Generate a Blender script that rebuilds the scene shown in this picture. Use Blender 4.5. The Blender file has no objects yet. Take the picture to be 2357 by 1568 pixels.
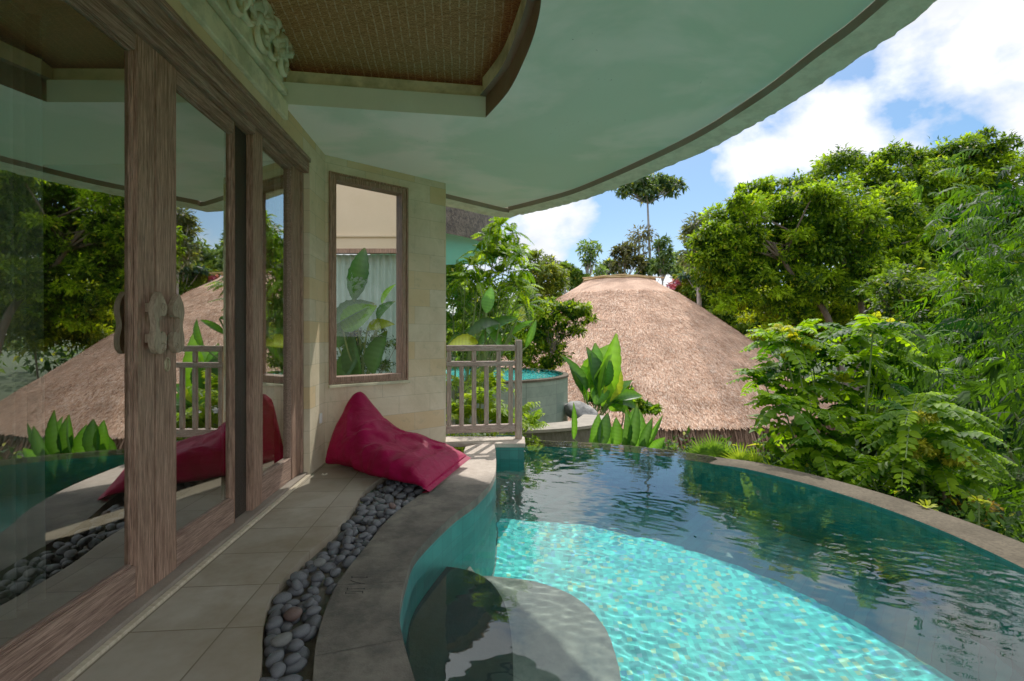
import bpy, bmesh, math, random
import numpy as np
from mathutils import Vector, noise as mnoise
from mathutils.geometry import tessellate_polygon

sc = bpy.context.scene
col = sc.collection
PI = math.pi
rad = math.radians
F, HZ, CAMZ = 483.6, 336.0, 1.2          # lens in pixels at 1024 wide, horizon row, eye height
PX = 2357 / 1024.0

def A(u, v, Y):                           # a point seen at (u, v) of the survey picture, Y metres ahead
    return np.array(((u / PX - 512) / F * Y, Y, CAMZ - (v / PX - HZ) / F * Y))
def G(u, v, z=0.0):                       # the point of the level z seen at (u, v)
    Y = F * (CAMZ - z) / (v / PX - HZ)
    return np.array(((u / PX - 512) / F * Y, Y, z))
def S(p, Y):                              # a survey-picture length at depth Y, in metres
    return p / PX / F * Y

# ------------------------------------------------------------------ tagging
ORG = {}
def tag(o, label=None, cat=None, group=None, kind=None):
    if label: o['label'] = label
    if cat: o['category'] = cat
    if group: o['group'] = group
    if kind: o['kind'] = kind
    return o
def thing(name, loc, label, cat, group=None):
    o = bpy.data.objects.new(name, None); col.objects.link(o)
    o.empty_display_size = 0.1
    o.location = loc; ORG[o] = np.array(loc, float)
    return tag(o, label, cat, group)

# ------------------------------------------------------------------ meshes
class MB:
    def __init__(s): s.v = []; s.f = []; s.c = None
    def add(s, V, Fc):
        b = len(s.v)
        s.v += [tuple(map(float, p)) for p in V]
        s.f += [tuple(b + i for i in f) for f in Fc]
        return s
    def box8(s, P):                       # bottom 4 then top 4
        return s.add(P, [(3, 2, 1, 0), (4, 5, 6, 7), (0, 1, 5, 4), (1, 2, 6, 5), (2, 3, 7, 6), (3, 0, 4, 7)])
    def box(s, x0, x1, y0, y1, z0, z1):
        return s.box8([(x0, y0, z0), (x1, y0, z0), (x1, y1, z0), (x0, y1, z0), (x0, y0, z1), (x1, y0, z1), (x1, y1, z1), (x0, y1, z1)])
    def fbox(s, fr, a0, a1, b0, b1, z0, z1):   # a box in a wall frame
        P = [fr(a, b, z) for z in (z0, z1) for a, b in ((a0, b0), (a1, b0), (a1, b1), (a0, b1))]
        return s.box8(P)
    def bar(s, p, q, w, h, up=(0, 0, 1)):      # a rectangular bar from p to q
        p = np.array(p, float); q = np.array(q, float); d = (q - p) / np.linalg.norm(q - p)
        up = np.array(up, float); x = np.cross(d, up); x /= np.linalg.norm(x); y = np.cross(x, d)
        r = [p + x * a * w / 2 + y * b * h / 2 for a, b in ((-1, -1), (1, -1), (1, 1), (-1, 1))]
        return s.box8(r + [k + (q - p) for k in r])
    def tube(s, pts, rr, n=8, cap=True):
        pts = [np.array(p, float) for p in pts]
        if np.isscalar(rr): rr = [rr] * len(pts)
        V = []; ref = np.array((0.31, 0.17, 0.93))
        for i, p in enumerate(pts):
            d = pts[min(i + 1, len(pts) - 1)] - pts[max(i - 1, 0)]; d /= np.linalg.norm(d) + 1e-9
            x = np.cross(d, ref)
            if np.linalg.norm(x) < .05: x = np.cross(d, (1, 0, 0))
            x /= np.linalg.norm(x); y = np.cross(d, x)
            for k in range(n):
                a = 2 * PI * k / n; V.append(p + (x * math.cos(a) + y * math.sin(a)) * rr[i])
        Fc = [(i * n + k, i * n + (k + 1) % n, (i + 1) * n + (k + 1) % n, (i + 1) * n + k) for i in range(len(pts) - 1) for k in range(n)]
        if cap: Fc += [tuple(range(n - 1, -1, -1)), tuple((len(pts) - 1) * n + k for k in range(n))]
        return s.add(V, Fc)
    def prism(s, poly, z0, z1, holes=()):      # polygons extruded between two levels
        loops = [poly] + list(holes)
        flat = [p for l in loops for p in l]
        tri = tessellate_polygon([[Vector((p[0], p[1], 0)) for p in l] for l in loops])
        n = len(flat)
        V = [(p[0], p[1], z0) for p in flat] + [(p[0], p[1], z1) for p in flat]
        Fc = []
        for t in tri:
            a, b, c = t
            ar = (flat[b][0] - flat[a][0]) * (flat[c][1] - flat[a][1]) - (flat[b][1] - flat[a][1]) * (flat[c][0] - flat[a][0])
            if ar < 0: a, c = c, a
            Fc += [(a + n, b + n, c + n), (c, b, a)]
        k = 0
        for l in loops:
            m = len(l)
            Fc += [(k + i, k + (i + 1) % m, n + k + (i + 1) % m, n + k + i) for i in range(m)]
            k += m
        return s.add(V, Fc)
    def sheet(s, poly, z, holes=()):
        loops = [poly] + list(holes); flat = [p for l in loops for p in l]
        tri = tessellate_polygon([[Vector((p[0], p[1], 0)) for p in l] for l in loops])
        return s.add([(p[0], p[1], z) for p in flat], [tuple(t) for t in tri])
    def strip(s, A_, B_, closed=False):        # a ribbon between two polylines
        n = len(A_); m = n if closed else n - 1
        return s.add(list(A_) + list(B_), [(i, (i + 1) % n, n + (i + 1) % n, n + i) for i in range(m)])
    def plate(s, fr, poly, b0, b1):            # an outline in the (a, z) plane of a frame, extruded along b
        n = len(poly)
        V = [fr(a, b0, z) for a, z in poly] + [fr(a, b1, z) for a, z in poly]
        return s.add(V, [tuple(range(n - 1, -1, -1)), tuple(range(n, 2 * n))] + [(i, (i + 1) % n, n + (i + 1) % n, n + i) for i in range(n)])
    def build(s, name, m, parent=None, loc=None, bevel=0, smooth=None, seg=1, recalc=True, label=None):
        o_ = ORG.get(parent, np.zeros(3)) if parent else (np.array(loc, float) if loc is not None else np.zeros(3))
        me = bpy.data.meshes.new(name)
        me.from_pydata([(p[0] - o_[0], p[1] - o_[1], p[2] - o_[2]) for p in s.v], [], s.f)
        if recalc or bevel:
            bm = bmesh.new(); bm.from_mesh(me)
            if recalc: bmesh.ops.recalc_face_normals(bm, faces=bm.faces)
            if bevel:
                ed = [e for e in bm.edges if len(e.link_faces) == 2 and e.calc_face_angle(0) > .6]
                bmesh.ops.bevel(bm, geom=ed, offset=bevel, segments=seg, affect='EDGES', clamp_overlap=True)
            bm.to_mesh(me); bm.free()
        if smooth is not None:
            me.shade_smooth()
            if smooth < 3: me.set_sharp_from_angle(angle=smooth)
        return link(name, me, m, parent, loc, label)
def link(name, me, m, parent=None, loc=None, label=None):
    me.materials.append(m)
    o = bpy.data.objects.new(name, me); col.objects.link(o)
    if parent:
        o.parent = parent; ORG[o] = ORG[parent]
    elif loc is not None:
        o.location = loc; ORG[o] = np.array(loc, float)
    if label: o['label'] = label
    return o
def quads(name, V, Q, m, parent=None, tint=None, smooth=False, loc=None):
    o_ = ORG.get(parent, np.zeros(3)) if parent else (np.array(loc, float) if loc is not None else np.zeros(3))
    V = np.asarray(V, np.float32) - o_.astype(np.float32); Q = np.asarray(Q, np.int32)
    me = bpy.data.meshes.new(name)
    me.vertices.add(len(V)); me.vertices.foreach_set('co', V.ravel())
    me.loops.add(Q.size); me.loops.foreach_set('vertex_index', Q.ravel())
    me.polygons.add(len(Q)); me.polygons.foreach_set('loop_start', np.arange(0, Q.size, 4, dtype=np.int32))
    me.update(calc_edges=True)
    if tint is not None:
        at = me.color_attributes.new('tint', 'FLOAT_COLOR', 'POINT')
        at.data.foreach_set('color', np.concatenate([tint, np.ones((len(tint), 1))], 1).astype(np.float32).ravel())
    if smooth: me.shade_smooth()
    return link(name, me, m, parent, loc)

def smoothline(P, n=8, closed=False):          # Catmull-Rom through 2D or 3D points
    P = [np.array(p, float) for p in P]; N = len(P); out = []
    for i in range(N if closed else N - 1):
        g = (lambda k: P[k % N]) if closed else (lambda k: P[min(max(k, 0), N - 1)])
        p0, p1, p2, p3 = g(i - 1), g(i), g(i + 1), g(i + 2)
        for k in range(n):
            t = k / n
            out.append(.5 * (2 * p1 + (p2 - p0) * t + (2 * p0 - 5 * p1 + 4 * p2 - p3) * t * t + (3 * p1 - p0 - 3 * p2 + p3) * t ** 3))
    if not closed: out.append(P[-1])
    return out
def offset(line, d):                           # a polyline pushed sideways (to its left) by d
    out = []
    for i, p in enumerate(line):
        t = line[min(i + 1, len(line) - 1)] - line[max(i - 1, 0)]; t = t[:2] / (np.linalg.norm(t[:2]) + 1e-9)
        q = p.copy(); q[:2] = p[:2] + np.array((-t[1], t[0])) * d; out.append(q)
    return out

# ------------------------------------------------------------------ materials
def nodes(name):
    m = bpy.data.materials.new(name); m.use_nodes = True
    nt = m.node_tree; return m, nt, nt.nodes['Principled BSDF'], nt.nodes, nt.links
def coords(nd, lk, scale=(1, 1, 1), rot=(0, 0, 0), loc=(0, 0, 0)):
    t = nd.new('ShaderNodeTexCoord'); mp = nd.new('ShaderNodeMapping')
    mp.inputs['Scale'].default_value = scale; mp.inputs['Location'].default_value = loc
    src = t.outputs['Object']
    if any(rot):
        m0 = nd.new('ShaderNodeMapping'); m0.inputs['Rotation'].default_value = rot; lk.new(src, m0.inputs[0]); src = m0.outputs[0]
    lk.new(src, mp.inputs[0]); return mp.outputs[0]
def noise(nd, lk, vec, scale, detail=4, rough=.6, dist=0):
    n = nd.new('ShaderNodeTexNoise'); n.inputs['Scale'].default_value = scale; n.inputs['Detail'].default_value = detail
    n.inputs['Roughness'].default_value = rough; n.inputs['Distortion'].default_value = dist
    lk.new(vec, n.inputs['Vector']); return n.outputs['Fac']
def ramp(nd, lk, fac, stops):
    r = nd.new('ShaderNodeValToRGB'); e = r.color_ramp.elements
    while len(e) < len(stops): e.new(.5)
    for k, (p, c) in enumerate(stops): e[k].position = p; e[k].color = (*c, 1) if len(c) == 3 else c
    lk.new(fac, r.inputs[0]); return r.outputs[0]
def mixc(nd, lk, fac, a, b, mode='MIX'):
    x = nd.new('ShaderNodeMix'); x.data_type = 'RGBA'; x.blend_type = mode
    for sock, val in ((x.inputs[0], fac), (x.inputs[6], a), (x.inputs[7], b)):
        if hasattr(val, 'links'): lk.new(val, sock)
        elif isinstance(val, (int, float)): sock.default_value = val
        else: sock.default_value = (*val, 1)
    return x.outputs[2]
def bump(nd, lk, h, strength, dist, bsdf, prev=None):
    b = nd.new('ShaderNodeBump'); b.inputs['Strength'].default_value = strength; b.inputs['Distance'].default_value = dist
    lk.new(h, b.inputs['Height'])
    if prev is not None: lk.new(prev, b.inputs['Normal'])
    lk.new(b.outputs[0], bsdf.inputs['Normal']); return b.outputs[0]
def proc(name, c1, c2, sc1=4, stretch=(1, 1, 1), rough=.7, c3=None, sc2=None, amt2=.5, bs=.4, bd=.01, bsc=None, spec=.3, rot=(0, 0, 0), lo=.3, hi=.7, dist=0, sheen=0):
    m, nt, b, nd, lk = nodes(name)
    v = coords(nd, lk, stretch, rot)
    f = noise(nd, lk, v, sc1, 6, .62, dist)
    c = ramp(nd, lk, f, [(lo, c1), (hi, c2)])
    if c3:
        g = noise(nd, lk, coords(nd, lk, stretch, rot, (7, 3, 5)), sc2 or sc1 * 3, 5, .65)
        c = mixc(nd, lk, ramp(nd, lk, g, [(.42, (0, 0, 0)), (.62, (amt2,) * 3)]), c, c3)
    lk.new(c, b.inputs['Base Color']); b.inputs['Roughness'].default_value = rough
    b.inputs['Specular IOR Level'].default_value = spec
    h = noise(nd, lk, v, bsc or sc1 * 6, 5, .7)
    bump(nd, lk, h, bs, bd, b)
    return m
WA = math.atan2(.9969, -.0784)                 # heading of the door wall
wood_v = proc('weathered_wood_upright', (0.133, 0.059, 0.035), (0.530, 0.305, 0.203), 9, (12, 12, .5), .62, (.045, .022, .014), 26, .7, .6, .006, 22, lo=.3, hi=.68)
wood_h = proc('weathered_wood_level', (0.126, 0.062, 0.041), (0.480, 0.294, 0.210), 9, (.5, 12, 12), .62, (.05, .022, .016), 26, .7, .6, .006, 22, rot=(0, 0, -WA), lo=.3, hi=.68)
wood_d = proc('dark_wood', (.012, .008, .006), (.03, .02, .014), 9, (7, 7, .5), .6)
rail_v = proc('greyed_teak_upright', (0.234, 0.163, 0.117), (0.598, 0.442, 0.338), 8, (8, 8, .6), .7, (.09, .055, .04), 30, .6, .5, .005, 24)
rail_h = proc('greyed_teak_level', (0.247, 0.169, 0.130), (0.611, 0.442, 0.351), 8, (.6, 8, 8), .7, (.09, .055, .04), 30, .6, .5, .005, 24)
carve_w = proc('carved_pale_wood', (.21, .145, .09), (.42, .31, .205), 10, (5, 5, 1), .6, (.12, .08, .05), 30, .5, .4, .004, 30)
plaster = proc('warm_stone_render', (0.655, 0.593, 0.343), (0.880, 0.811, 0.546), 1.6, (1, 1, 1), .85, (.25, .25, .15), 5, .6, .25, .01, 14)
fascia_m = proc('grey_green_render', (0.718, 0.749, 0.562), (0.842, 0.874, 0.671), 2, (1, 1, 1), .85, bs=.15)
brown_fascia = proc('brown_painted_rim', (0.208, 0.143, 0.104), (0.286, 0.208, 0.156), 3, (1, 1, 1), .75, bs=.15)
lip_m = proc('rough_cream_render', (.84, .78, .60), (.90, .86, .70), 3, (1, 1, 1), .9, (.55, .50, .36), 9, .6, .8, .02, 18)
thresh_m = proc('threshold_stone', (0.169, 0.130, 0.098), (0.260, 0.208, 0.163), 5, (1, 1, 1), .7)
strip_m = proc('pale_brass_strip', (0.390, 0.305, 0.195), (0.650, 0.546, 0.390), 8, (1, 6, 1), .5)
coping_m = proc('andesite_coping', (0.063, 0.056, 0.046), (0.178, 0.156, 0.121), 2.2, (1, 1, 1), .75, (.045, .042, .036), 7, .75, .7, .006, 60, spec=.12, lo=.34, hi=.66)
rim_m = proc('wet_andesite_rim', (.045, .036, .023), (.10, .08, .052), 3, (1, 1, 1), .9, (.03, .024, .016), 40, .6, .6, .006, 60, spec=.05)
def sunlit_far(m):  # puts the sunlight on the far coping into its base colour
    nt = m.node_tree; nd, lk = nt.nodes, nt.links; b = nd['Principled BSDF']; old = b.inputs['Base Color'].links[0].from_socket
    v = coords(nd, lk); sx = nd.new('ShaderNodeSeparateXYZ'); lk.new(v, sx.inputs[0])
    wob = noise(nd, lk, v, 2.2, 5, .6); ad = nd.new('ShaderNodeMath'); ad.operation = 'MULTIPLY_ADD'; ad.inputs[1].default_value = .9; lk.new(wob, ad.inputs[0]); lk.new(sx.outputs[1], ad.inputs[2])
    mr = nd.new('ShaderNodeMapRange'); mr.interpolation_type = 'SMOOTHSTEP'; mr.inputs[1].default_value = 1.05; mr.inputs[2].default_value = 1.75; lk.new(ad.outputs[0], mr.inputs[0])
    f = noise(nd, lk, v, 14, 6, .7); dry = ramp(nd, lk, f, [(.3, (.34, .27, .21)), (.7, (.52, .43, .35))])  # lighter tone standing for sun on the stone
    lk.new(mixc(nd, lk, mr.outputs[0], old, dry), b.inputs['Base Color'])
sunlit_far(coping_m)
lightcop = proc('pale_sandstone_deck', (.36, .29, .22), (.52, .43, .34), 3, (1, 1, 1), .8, (.28, .22, .17), 16, .6, .5, .006, 50)
thatch_tan = (.40, .25, .18)
pebble_m = proc('dark_river_stone', (.030, .032, .037), (.095, .10, .11), 14, (1, 1, 1), .55, (.12, .12, .12), 60, .35, .5, .003, 90, spec=.4)
pebble_r = proc('reddish_river_stone', (.065, .038, .030), (.14, .085, .07), 14, (1, 1, 1), .6, (.05, .035, .03), 60, .5, .4, .003, 90)
pebble_p = proc('pale_grey_river_stone', (.075, .077, .07), (.15, .15, .135), 14, (1, 1, 1), .6, (.06, .06, .06), 60, .5, .4, .003, 90)
bed_m = proc('gravel_bed', (.05, .045, .035), (.12, .105, .08), 20)
soil = proc('garden_soil', (.012, .024, .005), (.03, .06, .01), 1.5, (1, 1, 1), .95, (.03, .045, .008), 6, .8, .6, .05, 6)
wallgreen = proc('mossy_green_stone', (.12, .17, .12), (.22, .27, .2), 5)
rock_m = proc('grey_boulder', (.14, .135, .12), (.32, .31, .28), 3, (1, 1, 1), .85, (.05, .05, .05), 5, .8, .8, .03, 12)
wallstone = proc('dark_mossy_wall', (.06, .05, .03), (.13, .11, .075), 6, (3, 3, 1), .9, bs=.8, bd=.02)
walltop = proc('pale_wall_cap', (.14, .115, .08), (.25, .21, .15), 6)
bark = proc('grey_brown_bark', (.07, .05, .035), (.2, .15, .11), 6, (4, 4, .8), .9, bs=.8, bd=.02)
barkg = proc('pale_grey_bark', (.2, .19, .18), (.36, .35, .33), 4, (3, 3, 1), .9)
stem_m = proc('green_stem', (.06, .11, .02), (.12, .18, .04), 6)
bamboo_m = proc('bamboo_culm', (.08, .11, .03), (.2, .2, .06), 5, (1, 1, 2), .5)
straw_rim = proc('yellow_straw_binding', (.26, .15, .05), (.52, .34, .14), 8, (1, 1, 6), .8)
cream_m = proc('cream_wall_paint', (.60, .46, .28), (.70, .55, .36), 1.2, (1, 1, 1), .85, bs=.1)
teal_soffit = proc('teal_soffit_paint', (.33, .52, .42), (.42, .6, .5), 1.2, (1, 1, 1), .8, bs=.1)
darkband = proc('dark_stone_eave', (.05, .04, .03), (.15, .12, .09), 6, (1, 1, 1), .9, (.02, .018, .015), 18, .8, .8, .03, 20)
curtain_g = proc('pale_green_curtain', (.3, .44, .38), (.42, .56, .5), 3, (1, 1, .2), .9)
curtain_w = proc('sheer_white_curtain', (.5, .5, .45), (.66, .66, .6), 3, (1, 1, .2), .9)
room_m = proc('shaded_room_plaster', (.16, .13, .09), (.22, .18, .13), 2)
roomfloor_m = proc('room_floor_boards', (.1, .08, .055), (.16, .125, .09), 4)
white_m = proc('white_plastic', (.7, .7, .68), (.78, .78, .75), 3, bs=.05)
petal_m = proc('white_petal', (.7, .66, .5), (.82, .8, .7), 9)
brass_m = proc('aged_brass', (.28, .22, .12), (.45, .38, .24), 20, rough=.35)
brass_m.node_tree.nodes['Principled BSDF'].inputs['Metallic'].default_value = .7
blackgroove = proc('engraved_shadow', (.006, .006, .005), (.014, .013, .011), 20, rough=.9)

def tile_floor():
    m, nt, b, nd, lk = nodes('terrace_tile')
    v = coords(nd, lk, (1, 1, 1), (0, 0, 0))
    rot = nd.new('ShaderNodeVectorRotate'); rot.rotation_type = 'Z_AXIS'; rot.inputs['Center'].default_value = (-1.4136, 0, 0)
    rot.inputs['Angle'].default_value = -WA; lk.new(v, rot.inputs[0])
    mp = nd.new('ShaderNodeMapping'); mp.inputs['Location'].default_value = (1.4136 + .15, .02, 0); lk.new(rot.outputs[0], mp.inputs[0])
    br = nd.new('ShaderNodeTexBrick'); br.offset = 0; br.squash = 1
    for k, val in (('Scale', 1), ('Mortar Size', .0035), ('Mortar Smooth', .3), ('Brick Width', .352), ('Row Height', .37), ('Bias', 0)): br.inputs[k].default_value = val
    br.inputs['Color1'].default_value = (.26, .22, .165, 1); br.inputs['Color2'].default_value = (.38, .33, .255, 1); br.inputs['Mortar'].default_value = (.11, .085, .05, 1)
    lk.new(mp.outputs[0], br.inputs['Vector'])
    n1 = noise(nd, lk, v, 3.2, 6, .65, .6)
    c = mixc(nd, lk, ramp(nd, lk, n1, [(.35, (.0,) * 3), (.65, (.75,) * 3)]), br.outputs[0], (.28, .24, .18))
    n2 = noise(nd, lk, v, 1.3, 5, .7)
    c = mixc(nd, lk, ramp(nd, lk, n2, [(.42, (0,) * 3), (.66, (.85,) * 3)]), c, (.18, .135, .08))
    c = mixc(nd, lk, br.outputs['Fac'], c, (.13, .10, .06))
    lk.new(c, b.inputs['Base Color']); b.inputs['Roughness'].default_value = .6; b.inputs['Specular IOR Level'].default_value = .18
    inv = nd.new('ShaderNodeMath'); inv.operation = 'MULTIPLY_ADD'; inv.inputs[1].default_value = -1; inv.inputs[2].default_value = 1; lk.new(br.outputs['Fac'], inv.inputs[0])
    p = bump(nd, lk, inv.outputs[0], .5, .004, b)
    bump(nd, lk, noise(nd, lk, v, 40, 4), .15, .004, b, p)
    return m
def stone_wall():
    m, nt, b, nd, lk = nodes('palimanan_stone_cladding')
    v = coords(nd, lk)
    rot = nd.new('ShaderNodeVectorRotate'); rot.rotation_type = 'Z_AXIS'; rot.inputs['Center'].default_value = (-1.774, 4.588, 0)
    rot.inputs['Angle'].default_value = -math.atan2(.642, .767); lk.new(v, rot.inputs[0])
    sx = nd.new('ShaderNodeSeparateXYZ'); lk.new(rot.outputs[0], sx.inputs[0])
    cb = nd.new('ShaderNodeCombineXYZ'); lk.new(sx.outputs[0], cb.inputs[0]); lk.new(sx.outputs[2], cb.inputs[1])
    br = nd.new('ShaderNodeTexBrick'); br.offset = .5
    for k, val in (('Scale', 1), ('Mortar Size', .0022), ('Mortar Smooth', .4), ('Brick Width', .37), ('Row Height', .19), ('Bias', 0)): br.inputs[k].default_value = val
    br.inputs['Color1'].default_value = (0, 0, 0, 1); br.inputs['Color2'].default_value = (1, 1, 1, 1); br.inputs['Mortar'].default_value = (.3, .3, .3, 1)
    lk.new(cb.outputs[0], br.inputs['Vector'])
    n1 = noise(nd, lk, v, 1.7, 6, .65, .8)
    c = ramp(nd, lk, n1, [(.3, (.50, .40, .25)), (.55, (.66, .54, .355)), (.75, (.77, .66, .47))])
    cc = ramp(nd, lk, br.outputs[0], [(.5, (.0,) * 3), (.95, (.75,) * 3)])
    c = mixc(nd, lk, cc, c, (.62, .41, .18))
    mf = nd.new('ShaderNodeMath'); mf.operation = 'MULTIPLY'; mf.inputs[1].default_value = .75; lk.new(br.outputs['Fac'], mf.inputs[0])
    c = mixc(nd, lk, mf.outputs[0], c, (.3, .25, .16))
    n3 = noise(nd, lk, v, 9, 6, .7)
    c = mixc(nd, lk, ramp(nd, lk, n3, [(.55, (0,) * 3), (.75, (.5,) * 3)]), c, (.24, .22, .14))
    lk.new(c, b.inputs['Base Color']); b.inputs['Roughness'].default_value = .85; b.inputs['Specular IOR Level'].default_value = .2
    p = bump(nd, lk, noise(nd, lk, v, 22, 6, .7), .35, .008, b)
    return m
def ceiling_mat():
    m, nt, b, nd, lk = nodes('cloud_painted_ceiling')
    v = coords(nd, lk)
    mp = nd.new('ShaderNodeMapping'); mp.inputs['Scale'].default_value = (.75, 1.0, 1); mp.inputs['Location'].default_value = (1.7, .6, .3); lk.new(v, mp.inputs[0])
    n1 = noise(nd, lk, mp.outputs[0], 1.15, 5, .55, .35)
    sx = nd.new('ShaderNodeSeparateXYZ'); lk.new(v, sx.inputs[0])
    fade = nd.new('ShaderNodeMapRange'); fade.inputs[1].default_value = 4.35; fade.inputs[2].default_value = 4.0; lk.new(sx.outputs[1], fade.inputs[0])
    fx = nd.new('ShaderNodeMapRange'); fx.inputs[1].default_value = -.95; fx.inputs[2].default_value = -.25; lk.new(sx.outputs[0], fx.inputs[0])
    mm = nd.new('ShaderNodeMath'); mm.operation = 'MULTIPLY'; lk.new(fade.outputs[0], mm.inputs[0]); lk.new(fx.outputs[0], mm.inputs[1])
    k = ramp(nd, lk, n1, [(.44, (0,) * 3), (.58, (1,) * 3)])
    mk = nd.new('ShaderNodeMath'); mk.operation = 'MULTIPLY'; lk.new(k, mk.inputs[0]); lk.new(mm.outputs[0], mk.inputs[1])
    wob = noise(nd, lk, v, 5.0, 5, .6, .5)
    ys = nd.new('ShaderNodeMath'); ys.operation = 'MULTIPLY_ADD'; ys.inputs[1].default_value = -.42; lk.new(wob, ys.inputs[0]); lk.new(sx.outputs[1], ys.inputs[2])
    band = ramp(nd, lk, ys.outputs[0], [(0, (0,) * 3), (1, (0,) * 3)])
    mr = nd.new('ShaderNodeMapRange'); mr.inputs[1].default_value = 3.62; mr.inputs[2].default_value = 3.98; lk.new(ys.outputs[0], mr.inputs[0])
    tri = nd.new('ShaderNodeMath'); tri.operation = 'PINGPONG'; tri.inputs[1].default_value = .5; lk.new(mr.outputs[0], tri.inputs[0])
    t2 = nd.new('ShaderNodeMath'); t2.operation = 'MULTIPLY'; lk.new(tri.outputs[0], t2.inputs[0]); lk.new(fx.outputs[0], t2.inputs[1])
    t3 = nd.new('ShaderNodeMath'); t3.operation = 'MULTIPLY'; t3.inputs[1].default_value = 1.2; lk.new(t2.outputs[0], t3.inputs[0])
    mx = nd.new('ShaderNodeMath'); mx.operation = 'MAXIMUM'; mx.use_clamp = True; lk.new(mk.outputs[0], mx.inputs[0]); lk.new(t3.outputs[0], mx.inputs[1])
    g = noise(nd, lk, v, .8, 3)
    base = ramp(nd, lk, g, [(.3, (.66, .81, .63)), (.7, (.75, .86, .71))])
    c = mixc(nd, lk, mx.outputs[0], base, (1.0, .98, .88))
    sp = noise(nd, lk, v, 55, 2, .5); pm = noise(nd, lk, v, 1.6, 3, .6)
    s1 = ramp(nd, lk, sp, [(.72, (0,) * 3), (.75, (1,) * 3)]); s2 = ramp(nd, lk, pm, [(.56, (0,) * 3), (.66, (1,) * 3)])
    c = mixc(nd, lk, mixc(nd, lk, 1.0, s1, s2, 'MULTIPLY'), c, (.06, .06, .04))
    lk.new(c, b.inputs['Base Color']); b.inputs['Roughness'].default_value = .6; b.inputs['Specular IOR Level'].default_value = .3
    bump(nd, lk, noise(nd, lk, v, 3, 4), .06, .02, b)
    return m
def woven_mat():
    m, nt, b, nd, lk = nodes('woven_bamboo_mat')
    v = coords(nd, lk, (1, 1, 1), (0, 0, rad(-6)))
    w1 = nd.new('ShaderNodeTexWave'); w1.bands_direction = 'Y'; w1.inputs['Scale'].default_value = 30; w1.inputs['Distortion'].default_value = 5; w1.inputs['Detail'].default_value = 3; w1.inputs['Detail Scale'].default_value = 3
    w2 = nd.new('ShaderNodeTexWave'); w2.bands_direction = 'X'; w2.inputs['Scale'].default_value = 5.5; w2.inputs['Distortion'].default_value = 1.2; w2.inputs['Detail'].default_value = 2
    lk.new(v, w1.inputs[0]); lk.new(v, w2.inputs[0])
    n = noise(nd, lk, coords(nd, lk, (6, 40, 1)), 4, 4, .7)
    c = ramp(nd, lk, w1.outputs['Fac'], [(.15, (.13, .04, .012)), (.6, (.56, .23, .075)), (1, (.72, .38, .16))])
    c = mixc(nd, lk, ramp(nd, lk, n, [(.3, (.8,) * 3), (.62, (0,) * 3)]), c, (.16, .055, .016))
    nb = noise(nd, lk, v, 30, 3, .7)
    th = mixc(nd, lk, 1.0, ramp(nd, lk, w2.outputs['Fac'], [(.9, (0,) * 3), (.98, (.8,) * 3)]), ramp(nd, lk, nb, [(.4, (0,) * 3), (.6, (1,) * 3)]), 'MULTIPLY')
    c = mixc(nd, lk, th, c, (.6, .4, .22))
    lk.new(c, b.inputs['Base Color']); b.inputs['Roughness'].default_value = .7
    bump(nd, lk, w1.outputs['Fac'], .6, .006, b)
    return m
def mosaic(name, a, bcol, cell=12, var=.5, accents=True):
    m, nt, b, nd, lk = nodes(name)
    v = coords(nd, lk)
    vo = nd.new('ShaderNodeTexVoronoi'); vo.feature = 'F1'; vo.distance = 'CHEBYCHEV'; vo.inputs['Scale'].default_value = cell; vo.inputs['Randomness'].default_value = .25
    lk.new(v, vo.inputs['Vector'])
    sp = nd.new('ShaderNodeSeparateColor'); lk.new(vo.outputs['Color'], sp.inputs[0])
    c = ramp(nd, lk, sp.outputs[0], [(0, a), (1, bcol)])
    if accents:
        k = ramp(nd, lk, sp.outputs[1], [(.90, (0,) * 3), (.91, (.6,) * 3)]); c = mixc(nd, lk, k, c, (.36, .62, .22))
        k = ramp(nd, lk, sp.outputs[2], [(.90, (0,) * 3), (.91, (.6,) * 3)]); c = mixc(nd, lk, k, c, (.05, .38, .66))
    n = noise(nd, lk, v, 2.5, 4)
    c = mixc(nd, lk, ramp(nd, lk, n, [(.35, (0,) * 3), (.7, (.3,) * 3)]), c, tuple(x * .6 for x in a))
    lk.new(c, b.inputs['Base Color']); b.inputs['Roughness'].default_value = .5; b.inputs['Specular IOR Level'].default_value = .2
    return m
def green_tiles(name, c1, c2, mort, w=.1, hgt=.1):
    m, nt, b, nd, lk = nodes(name)
    v = coords(nd, lk)
    sx = nd.new('ShaderNodeSeparateXYZ'); lk.new(v, sx.inputs[0])
    ad = nd.new('ShaderNodeMath'); ad.operation = 'SUBTRACT'; lk.new(sx.outputs[1], ad.inputs[0]); lk.new(sx.outputs[0], ad.inputs[1])
    cb = nd.new('ShaderNodeCombineXYZ'); lk.new(ad.outputs[0], cb.inputs[0]); lk.new(sx.outputs[2], cb.inputs[1])
    br = nd.new('ShaderNodeTexBrick'); br.offset = .0
    for k, val in (('Scale', 1), ('Mortar Size', .0025), ('Mortar Smooth', .2), ('Brick Width', w), ('Row Height', hgt), ('Bias', 0)): br.inputs[k].default_value = val
    br.inputs['Color1'].default_value = (*c1, 1); br.inputs['Color2'].default_value = (*c2, 1); br.inputs['Mortar'].default_value = (*mort, 1)
    lk.new(cb.outputs[0], br.inputs['Vector'])
    n = noise(nd, lk, v, 6, 5, .65)
    c = mixc(nd, lk, ramp(nd, lk, n, [(.4, (0,) * 3), (.7, (.45,) * 3)]), br.outputs[0], tuple(x * .55 for x in c1))
    lk.new(c, b.inputs['Base Color']); b.inputs['Roughness'].default_value = .5
    bump(nd, lk, n, .3, .005, b)
    return m
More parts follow.
